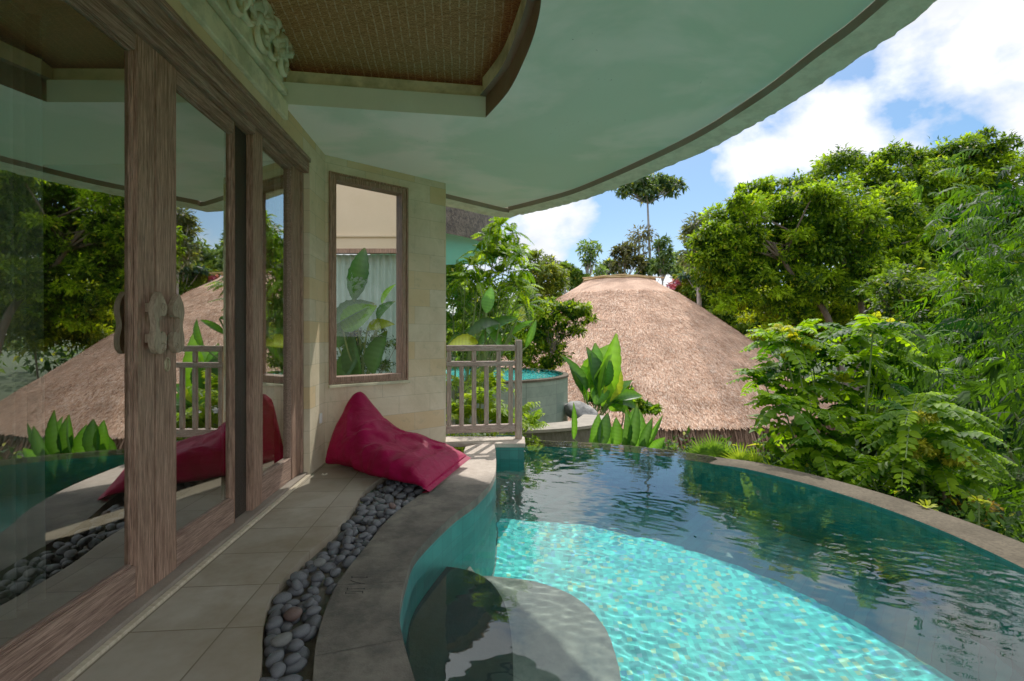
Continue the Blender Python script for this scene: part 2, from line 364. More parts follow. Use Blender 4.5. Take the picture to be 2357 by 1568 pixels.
def water_mat():
    m, nt, b, nd, lk = nodes('clear_water'); nd.remove(b)
    g = nd.new('ShaderNodeBsdfGlass'); g.inputs['IOR'].default_value = 1.33; g.inputs['Roughness'].default_value = 0
    g.inputs['Color'].default_value = (.93, 1, .99, 1)
    lk.new(g.outputs[0], nd['Material Output'].inputs[0]); return m
def glass_mat(name, base, tint, k=1.6):
    m, nt, b, nd, lk = nodes(name); nd.remove(b)
    tr = nd.new('ShaderNodeBsdfTransparent'); tr.inputs[0].default_value = (*tint, 1)
    gl = nd.new('ShaderNodeBsdfGlossy'); gl.inputs['Roughness'].default_value = 0.0; gl.inputs['Color'].default_value = (.92, .94, .9, 1)
    fr = nd.new('ShaderNodeFresnel'); fr.inputs[0].default_value = 1.5
    ma = nd.new('ShaderNodeMath'); ma.operation = 'MULTIPLY_ADD'; ma.use_clamp = True; ma.inputs[1].default_value = k; ma.inputs[2].default_value = base; lk.new(fr.outputs[0], ma.inputs[0])
    mx = nd.new('ShaderNodeMixShader'); lk.new(ma.outputs[0], mx.inputs[0]); lk.new(tr.outputs[0], mx.inputs[1]); lk.new(gl.outputs[0], mx.inputs[2])
    lk.new(mx.outputs[0], nd['Material Output'].inputs[0]); return m
def leaf_mat(name, trans=.45, rough=.5, gain=1.9, spec=.2):
    m, nt, b, nd, lk = nodes(name)
    at = nd.new('ShaderNodeAttribute'); at.attribute_name = 'tint'
    lk.new(at.outputs['Color'], b.inputs['Base Color']); b.inputs['Roughness'].default_value = rough; b.inputs['Specular IOR Level'].default_value = spec
    tl = nd.new('ShaderNodeBsdfTranslucent')
    tc = mixc(nd, lk, 1.0, at.outputs['Color'], (gain * 1.15, gain * 1.15, gain * .35), 'MULTIPLY'); lk.new(tc, tl.inputs[0])
    mx = nd.new('ShaderNodeMixShader'); mx.inputs[0].default_value = trans
    lk.new(b.outputs[0], mx.inputs[1]); lk.new(tl.outputs[0], mx.inputs[2]); lk.new(mx.outputs[0], nd['Material Output'].inputs[0])
    return m
def thatch_mat():
    m, nt, b, nd, lk = nodes('straw_thatch')
    at = nd.new('ShaderNodeAttribute'); at.attribute_name = 'tint'
    v = coords(nd, lk)
    n = noise(nd, lk, v, 26, 5, .7)
    c = mixc(nd, lk, 1.0, at.outputs['Color'], ramp(nd, lk, n, [(.3, (.55,) * 3), (.7, (1.25,) * 3)]), 'MULTIPLY')
    n2 = noise(nd, lk, v, 1.1, 4, .6)
    c = mixc(nd, lk, 1.0, c, ramp(nd, lk, n2, [(.3, (.66, .60, .56)), (.62, (1.1, 1.08, 1.05))]), 'MULTIPLY')
    lk.new(c, b.inputs['Base Color']); b.inputs['Roughness'].default_value = .9; b.inputs['Specular IOR Level'].default_value = .1
    bump(nd, lk, n, .6, .03, b); return m
def fabric_mat():
    m, nt, b, nd, lk = nodes('raspberry_canvas')
    v = coords(nd, lk)
    n = noise(nd, lk, v, 5, 5, .6, .4)
    lk.new(ramp(nd, lk, n, [(.3, (.17, .001, .019)), (.7, (.29, .002, .040))]), b.inputs['Base Color'])
    b.inputs['Roughness'].default_value = .6; b.inputs['Specular IOR Level'].default_value = .1
    p = bump(nd, lk, noise(nd, lk, coords(nd, lk, (1.0, 1.3, 1.6), (0, .3, .5)), 4.0, 4, .5, 1.6), .45, .05, b)
    bump(nd, lk, noise(nd, lk, v, 240, 2), .12, .002, b, p); return m

tile_m = tile_floor(); stone_m = stone_wall(); ceil_m = ceiling_mat(); weave_m = woven_mat()
poolfloor_m = mosaic('turquoise_mosaic', (.0, .30, .32), (.035, .74, .64), 30)
poolwall_m = green_tiles('green_pool_stone', (.004, .095, .08), (.012, .15, .125), (.004, .065, .055), .1, .1)
step_dark = proc('black_step_stone', (.003, .010, .010), (.008, .018, .018), 4, (1, 1, 1), .7, (.006, .01, .01), 9, .6)
step_m = proc('dark_step_stone', (.09, .11, .09), (.21, .235, .19), 4, (1, 1, 1), .7, (.03, .05, .045), 9, .6)
pool2wall_m = green_tiles('weathered_green_stone', (.10, .15, .11), (.2, .25, .18), (.07, .09, .07), .16, .2)
water_m = water_mat(); doorglass = glass_mat('door_glass', .30, (.62, .66, .58)); winglass = glass_mat('window_glass', 0, (.97, .98, .96), .35)
leaf_m = leaf_mat('tree_leaf', .48, .55, 1.7, .1); leaf_b = leaf_mat('bright_leaf', .5, .55, 1.5, .08); leaf_s = leaf_mat('smooth_big_leaf', .5, .36, 1.4, .2)
thatch_m = thatch_mat(); fabric_m = fabric_mat()

# ------------------------------------------------------------------ world, sun, camera
AZ, EL = rad(18), rad(50)
w = bpy.data.worlds.new("World"); sc.world = w; w.use_nodes = True
nt = w.node_tree; nd = nt.nodes; lk = nt.links; bg = nd['Background']
sky = nd.new('ShaderNodeTexSky'); sky.sky_type = 'NISHITA'; sky.sun_disc = False; sky.sun_elevation = EL; sky.sun_rotation = AZ
sky.air_density = 1.0; sky.dust_density = .6; sky.ozone_density = 2.0
tc = nd.new('ShaderNodeTexCoord')
mp = nd.new('ShaderNodeMapping'); mp.inputs['Scale'].default_value = (1, 1, 1.35); mp.inputs['Location'].default_value = (2.0, 2.0, .8); lk.new(tc.outputs['Generated'], mp.inputs[0])
n1 = nd.new('ShaderNodeTexNoise'); n1.inputs['Scale'].default_value = 2.3; n1.inputs['Detail'].default_value = 9; n1.inputs['Roughness'].default_value = .52; n1.inputs['Distortion'].default_value = .1; lk.new(mp.outputs[0], n1.inputs['Vector'])
cl = ramp(nd, lk, n1.outputs['Fac'], [(.446, (0,) * 3), (.505, (1,) * 3)])
mp2 = nd.new('ShaderNodeMapping'); mp2.inputs['Location'].default_value = (5.2, 2.2, 1.1); lk.new(mp.outputs[0], mp2.inputs[0])
n2 = nd.new('ShaderNodeTexNoise'); n2.inputs['Scale'].default_value = 4; n2.inputs['Detail'].default_value = 6; lk.new(mp2.outputs[0], n2.inputs['Vector'])
SKYK = .16
cc = ramp(nd, lk, n2.outputs['Fac'], [(.3, (.60 / SKYK, .67 / SKYK, .78 / SKYK)), (.52, (1.04 / SKYK, 1.07 / SKYK, 1.11 / SKYK)), (.74, (1.5 / SKYK, 1.5 / SKYK, 1.49 / SKYK))])
sz = nd.new('ShaderNodeSeparateXYZ'); lk.new(tc.outputs['Generated'], sz.inputs[0])
gn = nd.new('ShaderNodeMapRange'); gn.interpolation_type = 'SMOOTHSTEP'; gn.inputs[1].default_value = .5; gn.inputs[2].default_value = .85; gn.inputs[3].default_value = 1.0; gn.inputs[4].default_value = 3.8; lk.new(sz.outputs[2], gn.inputs[0])  # unseen overhead clouds brightened as added fill light
cc = mixc(nd, lk, 1.0, cc, gn.outputs[0], 'MULTIPLY')
hs = nd.new('ShaderNodeHueSaturation'); hs.inputs['Saturation'].default_value = 1.45; hs.inputs['Value'].default_value = .8; lk.new(sky.outputs[0], hs.inputs['Color'])
lk.new(mixc(nd, lk, cl, hs.outputs[0], cc), bg.inputs[0]); bg.inputs[1].default_value = SKYK
L = bpy.data.lights.new('sun', 'SUN'); L.energy = 5.0; L.angle = rad(.5); L.color = (1, .95, .87); L.cycles.is_caustics_light = True
lo = bpy.data.objects.new('sun', L); col.objects.link(lo)
SUN = Vector((math.sin(AZ) * math.cos(EL), math.cos(AZ) * math.cos(EL), math.sin(EL)))
lo.rotation_euler = SUN.to_track_quat('Z', 'Y').to_euler(); lo.location = (4, 8, 12)
cam = bpy.data.cameras.new('camera'); cam.lens = 36 * F / 1024; cam.sensor_width = 36; cam.shift_y = -4.5 / 1024; cam.clip_start = .05; cam.clip_end = 2000
co = bpy.data.objects.new('camera', cam); col.objects.link(co); co.location = (0, 0, CAMZ); co.rotation_euler = (rad(90), 0, 0); sc.camera = co
sc.view_settings.view_transform = 'Standard'; sc.view_settings.look = 'None'; sc.view_settings.exposure = 0; sc.view_settings.gamma = 1.4
sc.cycles.use_denoising = True; sc.cycles.sample_clamp_indirect = 6; sc.cycles.max_bounces = 10; sc.cycles.diffuse_bounces = 7
sc.cycles.glossy_bounces = 5; sc.cycles.transmission_bounces = 8; sc.cycles.transparent_max_bounces = 12
sc.cycles.caustics_refractive = True; sc.cycles.caustics_reflective = True

# ------------------------------------------------------------------ wall frames
def DW(s, d, z): return np.array((-1.4136 - .0784 * s + .9969 * d, .9969 * s + .0784 * d, z))       # door wall: s along, d out towards the pool
C1 = np.array((-1.774, 4.588)); C2 = np.array((-.744, 5.45))
def WW(t, d, z): return np.array((C1[0] + .767 * t + .642 * d, C1[1] + .642 * t - .767 * d, z))      # window wall
CZ = 2.92

# ================================================================== VILLA
villa = thing('villa', (-2.2, 2.5, 0), 'cream stone villa with glazed wooden doors and curved overhanging teal ceiling, in the left foreground', 'villa')
m = MB()
m.fbox(DW, -1.5, 4.18, -.30, 0, 2.735, 3.75)               # lintel
m.fbox(DW, 4.18, 4.63, -.30, 0, -.2, 3.75)                 # pier by the corner
m.fbox(DW, -1.5, .42, -.30, 0, -.2, 2.735)
m.build('wall', stone_m, villa, bevel=.004)
m = MB(); T0, T1 = .056, .846
m.fbox(WW, .0, 1.343, -.16, 0, -.2, .755)
m.fbox(WW, .0, 1.343, -.16, 0, 2.752, 3.0)
m.fbox(WW, T1, 1.343, -.16, 0, .755, 2.752)
m.fbox(WW, .0, T0, -.16, 0, .755, 2.752)
m.build('window_wall', stone_m, villa, bevel=.003)
m = MB(); m.fbox(DW, -1.5, 3.6, 0, .035, 2.80, 2.93); m.fbox(DW, -1.5, 3.56, 0, .05, 2.965, 3.01)
m.build('wall_moulding', plaster, villa, bevel=.006)
# room
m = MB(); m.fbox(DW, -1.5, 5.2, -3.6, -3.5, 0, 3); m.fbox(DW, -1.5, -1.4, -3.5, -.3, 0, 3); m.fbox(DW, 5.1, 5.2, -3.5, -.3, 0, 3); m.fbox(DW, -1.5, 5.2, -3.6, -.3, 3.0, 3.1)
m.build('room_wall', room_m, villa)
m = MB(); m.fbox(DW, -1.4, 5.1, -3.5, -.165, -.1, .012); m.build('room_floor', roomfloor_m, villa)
# eave outline and ceiling
eave = [(1.858, 2.476), (1.814, 2.876), (1.72, 3.48), (1.463, 4.288), (.809, 5.51), (.37, 6.03), (-.107, 6.48)]
arc = smoothline([(-1.7, -2.75), (-.5, -2.35), (.6, -1.5), (1.3, -.5), (1.68, .5), (1.83, 1.5)] + eave, 6)
eave_line = arc + [np.array((-.793, 5.84)), np.array((-1.6, 5.09)), np.array((-2.0, 4.72))]
inner_side = [np.array((-5.2, 4.9)), np.array((-5.0, -2.75))]
rec = [np.array((-1.694, 3.575)), np.array((-.207, 3.80))] + smoothline([(-.207, 3.80), (-.026, 3.398), (.084, 2.976), (.136, 2.68), (.15, 2.4), (.13, 1.9), (.02, 1.2), (-.25, .4), (-.7, -.4), (-1.33, -1.0)], 5)[1:]
m = MB(); m.sheet([tuple(p) for p in eave_line + inner_side], CZ, [[tuple(p) for p in rec]])
ceiling = m.build('ceiling', ceil_m, villa, recalc=False)
rl = [np.array((p[0], p[1], CZ - .004)) for p in rec]; ru = [np.array((p[0], p[1], CZ + .16)) for p in rec]
m = MB(); m.strip(rl[:2], ru[:2]); m.build('recess_fascia', fascia_m, villa, recalc=False)
m = MB(); m.strip(rl[1:], ru[1:])
ro = offset(ru[1:], -.05); m.strip(ru[1:], ro); m.build('recess_rim', brown_fascia, villa, recalc=False, smooth=.9)
up = [p + np.array((0, .05, 0)) for p in ru[:2]]
m = MB(); m.strip([ru[0], ru[1]], up); m.strip(up, [p + np.array((0, 0, .11)) for p in up])
m.strip([ru[1] + np.array((-.004, .05, .0)), ] + offset(ru[2:], -.05), [ru[1] + np.array((-.004, .05, .11))] + [p + np.array((0, 0, .11)) for p in offset(ru[2:], -.05)])
m.build('recess_step', plaster, villa, recalc=False)
m = MB(); m.add([(-2.0, -1.6, 4.1), (.7, -1.6, 4.1), (.7, 4.3, 3.16), (-2.0, 4.1, 3.19)], [(0, 1, 2, 3)])
m.build('woven_ceiling', weave_m, ceiling, recalc=False)
# dripping lip of the eave
rng = random.Random(4)
lip = smoothline(eave_line, 3)
a0 = [np.array((p[0], p[1], CZ - .002)) for p in lip]; a1 = [np.array((p[0], p[1], CZ - .055)) for p in offset(lip, -.012)]
rag = [.235 + .02 * mnoise.noise((p[0] * 9, p[1] * 9, 1)) + .012 * mnoise.noise((p[0] * 34, p[1] * 34, 5)) for p in lip]
a2 = []; a3 = []
for i, p in enumerate(lip):
    q = offset(lip, -rag[i])[i]; a2.append(np.array((q[0], q[1], CZ - .075 + .012 * mnoise.noise((p[0] * 20, p[1] * 20, 3)))))
    q = offset(lip, -rag[i] - .02)[i]; a3.append(np.array((q[0], q[1], CZ + .3)))
m = MB(); m.strip(a0, a1); m.build('eave_edge', brown_fascia, villa, recalc=False, smooth=.7)
m = MB(); m.strip(a1, a2); m.strip(a2, a3); m.build('eave_lip', lip_m, villa, recalc=False, smooth=.7)
# the thatched roof over it
apex = np.array((-2.6, 1.2, 5.6)); ring = [np.array((p[0], p[1], CZ + .28)) for p in offset(smoothline(eave_line + inner_side, 1), -.2)]
V = []; Fc = []; K = 6
for k in range(K + 1):
    t = k / K
    for p in ring: V.append(p * (1 - t) + apex * t + np.array((0, 0, .35 * math.sin(PI * t))))
N = len(ring)
for k in range(K):
    for i in range(N): Fc.append((k * N + i, k * N + (i + 1) % N, (k + 1) * N + (i + 1) % N, (k + 1) * N + i))
roofV = np.array(V)
quads('roof', roofV, Fc, thatch_m, villa, tint=np.tile(np.array(thatch_tan), (len(roofV), 1)))

# window in the window wall
m = MB(); fw = .05
m.fbox(WW, T0, T0 + fw, -.13, .012, .755, 2.752); m.fbox(WW, T1 - fw, T1, -.13, .012, .755, 2.752)
m.fbox(WW, T0 + fw, T1 - fw, -.128, .010, .755, .755 + fw); m.fbox(WW, T0 + fw, T1 - fw, -.128, .010, 2.752 - fw, 2.752)
m.fbox(WW, T0 - .022, T0, -.02, .022, .733, 2.774); m.fbox(WW, T1, T1 + .022, -.02, .022, .733, 2.774)
m.fbox(WW, T0, T1, -.02, .020, 2.752, 2.772); m.fbox(WW, T0, T1, -.02, .020, .735, .755)
win = m.build('window', wood_v, villa, bevel=.004)
m = MB(); m.fbox(WW, T0 + fw - .004, T1 - fw + .004, -.075, -.069, .80, 2.707); m.build('pane', winglass, win)
m = MB(); m.fbox(WW, T0 - .03, T1 + .03, .0, .045, .705, .7325); m.build('sill', plaster, win, bevel=.004)

# door frame
m = MB()
m.fbox(DW, .42, 4.178, -.16, -.006, 2.60, 2.69); m.fbox(DW, .42, 4.178, -.155, .012, 2.69, 2.73)
m.fbox(DW, .42, 3.248, -.15, -.045, 2.545, 2.60)
m.fbox(DW, 3.402, 3.948, -.15, -.060, 2.57, 2.60)
frame = m.build('door_frame', wood_h, villa, bevel=.005)
for a_, b_, c_, d_, e_ in ((3.25, 3.40, -.16, -.066, 2.60), (1.23, 1.38, -.16, -.066, 2.60), (3.95, 4.138, -.16, -.066, 2.60), (.42, .52, -.16, -.066, 2.60)):
    m = MB(); m.fbox(DW, a_, b_, c_, d_, .03, e_); m.build('jamb', wood_v, frame, bevel=.006, seg=2)
m = MB(); m.fbox(DW, 4.139, 4.177, -.14, -.05, .031, 2.60); m.build('trim', wood_v, frame, bevel=.005)
m = MB(); m.fbox(DW, .42, 4.175, -.17, -.018, 0, .03); m.build('threshold', thresh_m, villa, bevel=.004)
m = MB(); m.fbox(DW, .42, 4.175, -.018, .012, -.01, .013); m.build('threshold_strip', strip_m, villa, bevel=.003)
# the parts of a leaf sit one level below the villa: door (stiles) > rail, pane, handle
def door(s0, s1, l0, l1, zt, label=None):
    m = MB()
    m.fbox(DW, s0, s0 + l0, -.135, -.08, .032, zt - .003); m.fbox(DW, s1 - l1, s1, -.135, -.08, .032, zt - .003)
    for s, k in ((s0 + l0, 1), (s1 - l1, -1)):
        a, b = sorted((s, s + k * .014)); m.fbox(DW, a, b, -.128, -.094, .185, zt - .08)
    d = m.build('door', wood_v, villa, bevel=.005, seg=2, label=label)
    def pane(a, b, zt, par, d=-.108):
        m = MB(); m.add([DW(a, d, .19), DW(b, d, .19), DW(b, d, zt - .084), DW(a, d, zt - .084)], [(0, 1, 2, 3)])
        return m.build('pane', doorglass, par, recalc=False)
    for z0, z1, y0, y1 in ((.032, .185, .185, .197), (zt - .08, zt - .003, zt - .092, zt - .08)):
        m = MB(); m.fbox(DW, s0 + l0, s1 - l1, -.133, -.083, z0, z1); m.fbox(DW, s0 + l0 + .015, s1 - l1 - .015, -.125, -.092, y0, y1); m.build('rail', wood_h, d, bevel=.005, seg=2)
    pane(s0 + l0, s1 - l1, zt, d)
    return d
dl = door(1.385, 2.278, .12, .121, 2.545, 'left leaf of the pair of wooden glass doors'); dr = door(2.283, 3.041, .16, .006, 2.545, 'right leaf of the pair of wooden glass doors')
m = MB(); m.fbox(DW, 3.0425, 3.2485, -.15, -.1055, .032, 2.542); m.build('dark_reflection_stile', wood_d, dr, bevel=.004)  # black strip stands for the jamb's dark reflection in the glass
def sidelight(s0, s1):
    m = MB(); m.fbox(DW, s0, s1, -.135, -.072, .032, .20); m.fbox(DW, s0, s1, -.13, -.07, .20, .214); m.fbox(DW, s0, s1, -.13, -.07, 2.555, 2.569)
    m.fbox(DW, s0, s0 + .014, -.13, -.07, .214, 2.555); m.fbox(DW, s1 - .014, s1, -.13, -.07, .214, 2.555)
    d = m.build('fixed_side_light', wood_h, villa, bevel=.004)
    m = MB(); m.add([DW(s0 + .01, -.1, .21), DW(s1 - .01, -.1, .21), DW(s1 - .01, -.1, 2.56), DW(s0 + .01, -.1, 2.56)], [(0, 1, 2, 3)]); m.build('pane', doorglass, d, recalc=False)
sidelight(3.402, 3.948); sidelight(.522, 1.228)
# carved handles
def handle_outline(cx, z0, h, k):
    P = [(.0, .0), (.028, .012), (.044, .045), (.046, .08), (.034, .105), (.016, .108), (.006, .100), (-.004, .12), (-.008, .15), (-.006, .176), (.008, .185), (.034, .188), (.046, .205), (.048, .235), (.034, .262), (.016, .285),
         (.0, .303), (-.026, .272), (-.042, .235), (-.043, .195), (-.034, .16), (-.030, .135), (-.037, .105), (-.045, .075), (-.043, .04), (-.026, .01)]
    P = smoothline([(cx + k * a, z0 + b * h / .303) for a, b in P], 3, True)
    return [tuple(p) for p in P]
def handle(s, k, par, d0, mt):
    m = MB(); m.plate(DW, handle_outline(s, 1.118, .285, k), d0 - .026, d0)
    if d0 > -.1:
        m.fbox(DW, s - .016, s + .016, -.082, d0 - .03, 1.17, 1.21); m.fbox(DW, s - .016, s + .016, -.082, d0 - .03, 1.31, 1.35)
        for zz, r0 in ((1.152, .016), (1.335, .015)):       # carved scrolls
            for q in (1.0, .5):
                c = (s + k * .022, d0 + .001, zz)
                m.tube([DW(c[0] + math.cos(a) * r0 * q, c[1], c[2] + math.sin(a) * r0 * q) for a in np.linspace(0, 2 * PI, 15)], .0035, 5)
    return m.build('handle', mt, par, bevel=.003, seg=1)
handle(2.224, 1, dl, -.022, carve_w); handle(2.365, -1, dr, -.022, carve_w); handle(2.06, 1, dl, -.2, wood_d)
m = MB(); m.tube([DW(2.365 + .017 * math.cos(a), -.078, 1.062 + .031 * math.sin(a)) for a in np.linspace(0, 2 * PI, 25)], .0055, 6)
m.fbox(DW, 2.361, 2.369, -.08, -.0775, 1.045, 1.08); m.build('keyhole_plate', brass_m, dr, smooth=.9)
# carved relief above the doors
m = MB(); rng = random.Random(11)
def scroll(s, z, r, turns, sg, w0, d=.03):
    pts = []; rr = []
    for i in range(26):
        t = i / 25; a = sg * (turns * 2 * PI * t) + PI / 2; q = r * (1 - .82 * t)
        pts.append(DW(s + q * math.cos(a), d + .05 * t, z + q * math.sin(a))); rr.append(w0 * (1 - .55 * t))
    m.tube(pts, rr, 7)
s = 3.42; zc = 3.1
for k in range(11):
    s = 3.42 - k * .17; r = .095 + .02 * (k % 3)
    scroll(s, 3.13 + .02 * (k % 2), r, 1.35, 1 if k % 2 else -1, .026, .04)
    scroll(s - .07, 3.30 + .03 * (k % 2), r * .85, 1.2, -1 if k % 2 else 1, .022, .05)
    for j in range(5):
        a = rad(200 - j * 45 + rng.uniform(-12, 12)); L_ = r * rng.uniform(1.0, 1.45)
        b = DW(s, .03, 3.2); c = DW(s + math.cos(a) * L_ * .6, .085, 3.2 + math.sin(a) * L_ * .6); e = DW(s + math.cos(a + .5) * L_, .07, 3.2 + math.sin(a + .5) * L_)
        m.tube(smoothline([b, c, e], 4), list(np.linspace(.02, .030, 5)) + list(np.linspace(.03, .008, 4)), 7)
m.fbox(DW, 1.5, 3.5, 0, .03, 3.02, 3.42)
m.build('carved_relief', plaster, villa, smooth=.9)
# curtains behind the glass
def curtain(name, fr, s0, s1, d, z0, z1, folds, amp, mt, par, gather=1.0):
    m = MB(); n = folds * 8; lo_ = []; hi_ = []
    for i in range(n + 1):
        t = i / n; a = s0 + (s1 - s0) * t; o = amp * math.sin(t * folds * 2 * PI) + .3 * amp * math.sin(t * folds * 3.3 + 1)
        lo_.append(fr(s0 + (a - s0) * gather, d + o * 1.1, z0)); hi_.append(fr(a, d + o * .8, z1))
    m.strip(lo_, hi_); return m.build(name, mt, par, recalc=False, smooth=3.2)
curtain('curtain', DW, 3.45, 3.92, -.34, .03, 2.62, 7, .045, curtain_w, villa)
curtain('curtain', DW, 1.75, 2.25, -.55, .03, 2.62, 7, .05, curtain_w, villa)
m = MB(); m.fbox(DW, 4.43, 4.48, 0, .014, .40, .49); m.build('wall_socket', white_m, villa, bevel=.004)

# ================================================================== TERRACE, PEBBLE CHANNEL, POOL
WZ = -.17                                        # water level
def pts(L_, z=0): return [G(u, v, z) for u, v in L_]
Lc = [np.array(p) for p in [(1.6, .0), (.9, .05), (.4, .25), (0, .55), (-.3, .9), (-.55, 1.3)]] + [p[:2] for p in pts([(720, 1568), (735, 1450), (780, 1340), (850, 1250), (900, 1190), (960, 1145), (985, 1125), (1040, 1080), (1064, 1052), (1068, 1040)])]
Ec = [np.array(p) for p in [(1.4, .56), (.9, .52), (.4, .72), (.06, 1.02), (-.19, 1.36)]] + [p[:2] for p in pts([(955, 1568), (925, 1460), (920, 1400), (935, 1330), (960, 1270), (1040, 1190), (1100, 1145), (1138, 1095), (1141, 1045)])] + [np.array((-.198, 5.37))]
Bc = [np.array(p) for p in [(1.6, -.3), (.9, -.2), (.3, .05), (-.2, .4), (-.55, .8), (-.78, 1.25)]] + [p[:2] for p in pts([(595, 1568), (605, 1450), (625, 1370), (700, 1280), (770, 1220), (810, 1170), (840, 1130), (870, 1105), (930, 1070), (985, 1040), (1022, 1020)])]
Ls, Es, Bs = smoothline(Lc, 6), smoothline(Ec, 6), smoothline(Bc, 6)
PC = np.array((.114, 3.14)); RI, RO = 2.88, 3.23
def rim(phi, r): return PC + r * np.array((math.cos(phi), math.sin(phi)))
ph1 = math.atan2(6.02 - PC[1], .133 - PC[0]); ph0 = math.atan2(.56 - PC[1], 1.4 - PC[0])
inner = [rim(p, RI) for p in np.linspace(ph1, ph0, 70)]
block = [np.array((-.198, 5.37)), np.array((.133, 5.37)), np.array((.133, 6.0))]
outline = Es[:-1] + block[:2] + [np.array((.133, 5.7))] + inner[:-1]      # around the water

# terrace floor (tiles) with the channel as its edge
tl = [tuple(p) for p in Bs]
floor_poly = tl + [tuple(WW(1.1, .0, 0)[:2]), tuple(C1), tuple(DW(4.3, -.17, 0)[:2]), tuple(DW(-1.4, -.17, 0)[:2]), (1.6, -2.2)]
m = MB(); m.prism(floor_poly, -.12, 0); tf = m.build('terrace_floor', tile_m, None); tag(tf, kind='structure')
edge_in = offset(Bs, .012)
m = MB(); m.strip([np.array((p[0], p[1], .0035)) for p in offset(Bs, -.004)], [np.array((p[0], p[1], .0035)) for p in edge_in])
# pebble bed
m = MB(); bed = [tuple(p) for p in offset(Bs, .03)] + [tuple(p) for p in offset(Ls, -.03)][::-1]
m.sheet(bed, -.05); tag(m.build('gravel_bed', bed_m, None, recalc=False), kind='structure')

pool = thing('swimming_pool', (.1, 3.1, WZ), 'curved infinity pool with dark stone coping and turquoise mosaic floor in front of the villa', 'pool')
m = MB(); cp = [tuple(p) for p in Ls] + [(-.50, 5.22), (-.36, 5.372)] + [tuple(p) for p in Es][::-1]
ncut = [p for p in Es if p[1] < 4.2]
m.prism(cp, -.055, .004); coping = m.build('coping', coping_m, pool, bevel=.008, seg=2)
m = MB(); dk = [(-.80, 5.374), (-.50, 5.374), (-.203, 5.374), (.140, 5.36), (.150, 5.72), (-.75, 5.70), (-.95, 5.52)]
m.prism([(-.80, 5.376), (-.212, 5.376), (-.212, 5.355), (.146, 5.355), (.146, 5.72), (-.80, 5.72)], -.035, .012); m.build('platform_slab', lightcop, pool, bevel=.006)
m = MB(); m.box(-.198, .133, 5.37, 6.03, -1.75, -.036); m.build('platform_block', poolwall_m, pool)
m = MB(); lo_ = [np.array((p[0], p[1], WZ - 1.41)) for p in offset(Es, -.0)]; hi_ = [np.array((p[0], p[1], -.054)) for p in Es]
m.strip(lo_, hi_)
b2 = [rim(p, RI) for p in np.linspace(ph1, ph0, 70)]
def rimz(phi):
    t = min(max((phi - rad(39)) / rad(10), 0), 1); return WZ + .02 - .035 * t
phs = np.linspace(ph1, ph0, 70)
m.strip([np.array((p[0], p[1], WZ - 1.41)) for p in b2], [np.array((p[0], p[1], rimz(a))) for p, a in zip(b2, phs)])
pw = m.build('pool_wall', poolwall_m, pool, recalc=False)
m = MB(); m.sheet([tuple(p) for p in offset(Es[:-1], .02)] + [tuple(p) for p in block[:2]] + [tuple(p) for p in inner], WZ - 1.39)
pb = m.build('floor_shadow_border', poolwall_m, pool, recalc=False)  # dark floor colour laid where the rim's shadow falls
c1_ = PC + np.array((-.34, -1.06)); c0_ = np.array((.0, 2.6)); mos = []  # mosaic ends along the rim's cast shadow
def ray(c, r, t):
    d = np.array((math.cos(t), math.sin(t))); e = c0_ - c; bb = d @ e; return -bb + math.sqrt(bb * bb - e @ e + r * r)
for t in np.linspace(rad(93), rad(-52), 60):
    q_ = min(ray(PC, RI - .01, t), ray(c1_, RI + .03, t)); mos.append((c0_[0] + q_ * math.cos(t), c0_[1] + q_ * math.sin(t)))
m = MB(); m.sheet([tuple(p) for p in offset(Es, -.012) if p[1] < 5.0 and not (p[0] > 1.0)] + mos, WZ - 1.384)
pf = m.build('pool_floor', poolfloor_m, pool, recalc=False)
# rim ring: top with rounded outer edge and outside wall
V = []; Fc = []; prof = [(RI, 0), (RI + .012, .004), (RO - .02, .004), (RO, -.012), (RO + .005, -.9)]
for a in phs:
    for r, dz in prof: p = rim(a, r); V.append((p[0], p[1], (rimz(a) if dz > -.5 else WZ) + dz))
n = len(prof)
for i in range(len(phs) - 1):
    for k in range(n - 1): Fc.append((i * n + k, i * n + k + 1, (i + 1) * n + k + 1, (i + 1) * n + k))
MB().add(V, Fc).build('infinity_rim', rim_m, pool, smooth=.7)
# submerged steps, found through the refraction of the water surface
def under(u, v, dep):
    q = G(u, v, WZ); h = np.hypot(q[0], q[1]); ti = h / (CAMZ - WZ); si = math.sin(math.atan(ti)) / 1.33
    k = 1 + dep * math.tan(math.asin(si)) / h
    return np.array((q[0] * k, q[1] * k))
st1 = smoothline([under(u, v, .28) for u, v in [(985, 1302), (1060, 1308), (1120, 1332), (1160, 1385), (1178, 1470), (1182, 1568)]], 5)
st2 = smoothline([under(u, v, .62) for u, v in [(1100, 1325), (1160, 1328), (1250, 1343), (1330, 1378), (1390, 1440), (1418, 1510), (1430, 1568)]], 5)
def step(name, curve, dep, z0, mt=None):
    end = curve[-1]; tail = [end + np.array((.03, -.35)), end + np.array((.02, -.8)), np.array((end[0] - .1, .60))]
    back = [p - np.array((.06, .0)) for p in Es if .6 < p[1] < curve[0][1] + .25]
    back = [p for p in back if p[0] < .5]
    m = MB(); m.prism([tuple(p) for p in curve + tail] + [tuple(p) for p in back], z0, WZ - dep)
    return m.build(name, mt or step_m, pool, bevel=.02, seg=3)
s1 = step('pool_step', st1, .28, WZ - .62 + .001, step_dark); s2 = step('pool_step', st2, .62, WZ - 1.375)
for o in (pf, pb, pw, s1, s2): o.cycles.is_caustics_receiver = True
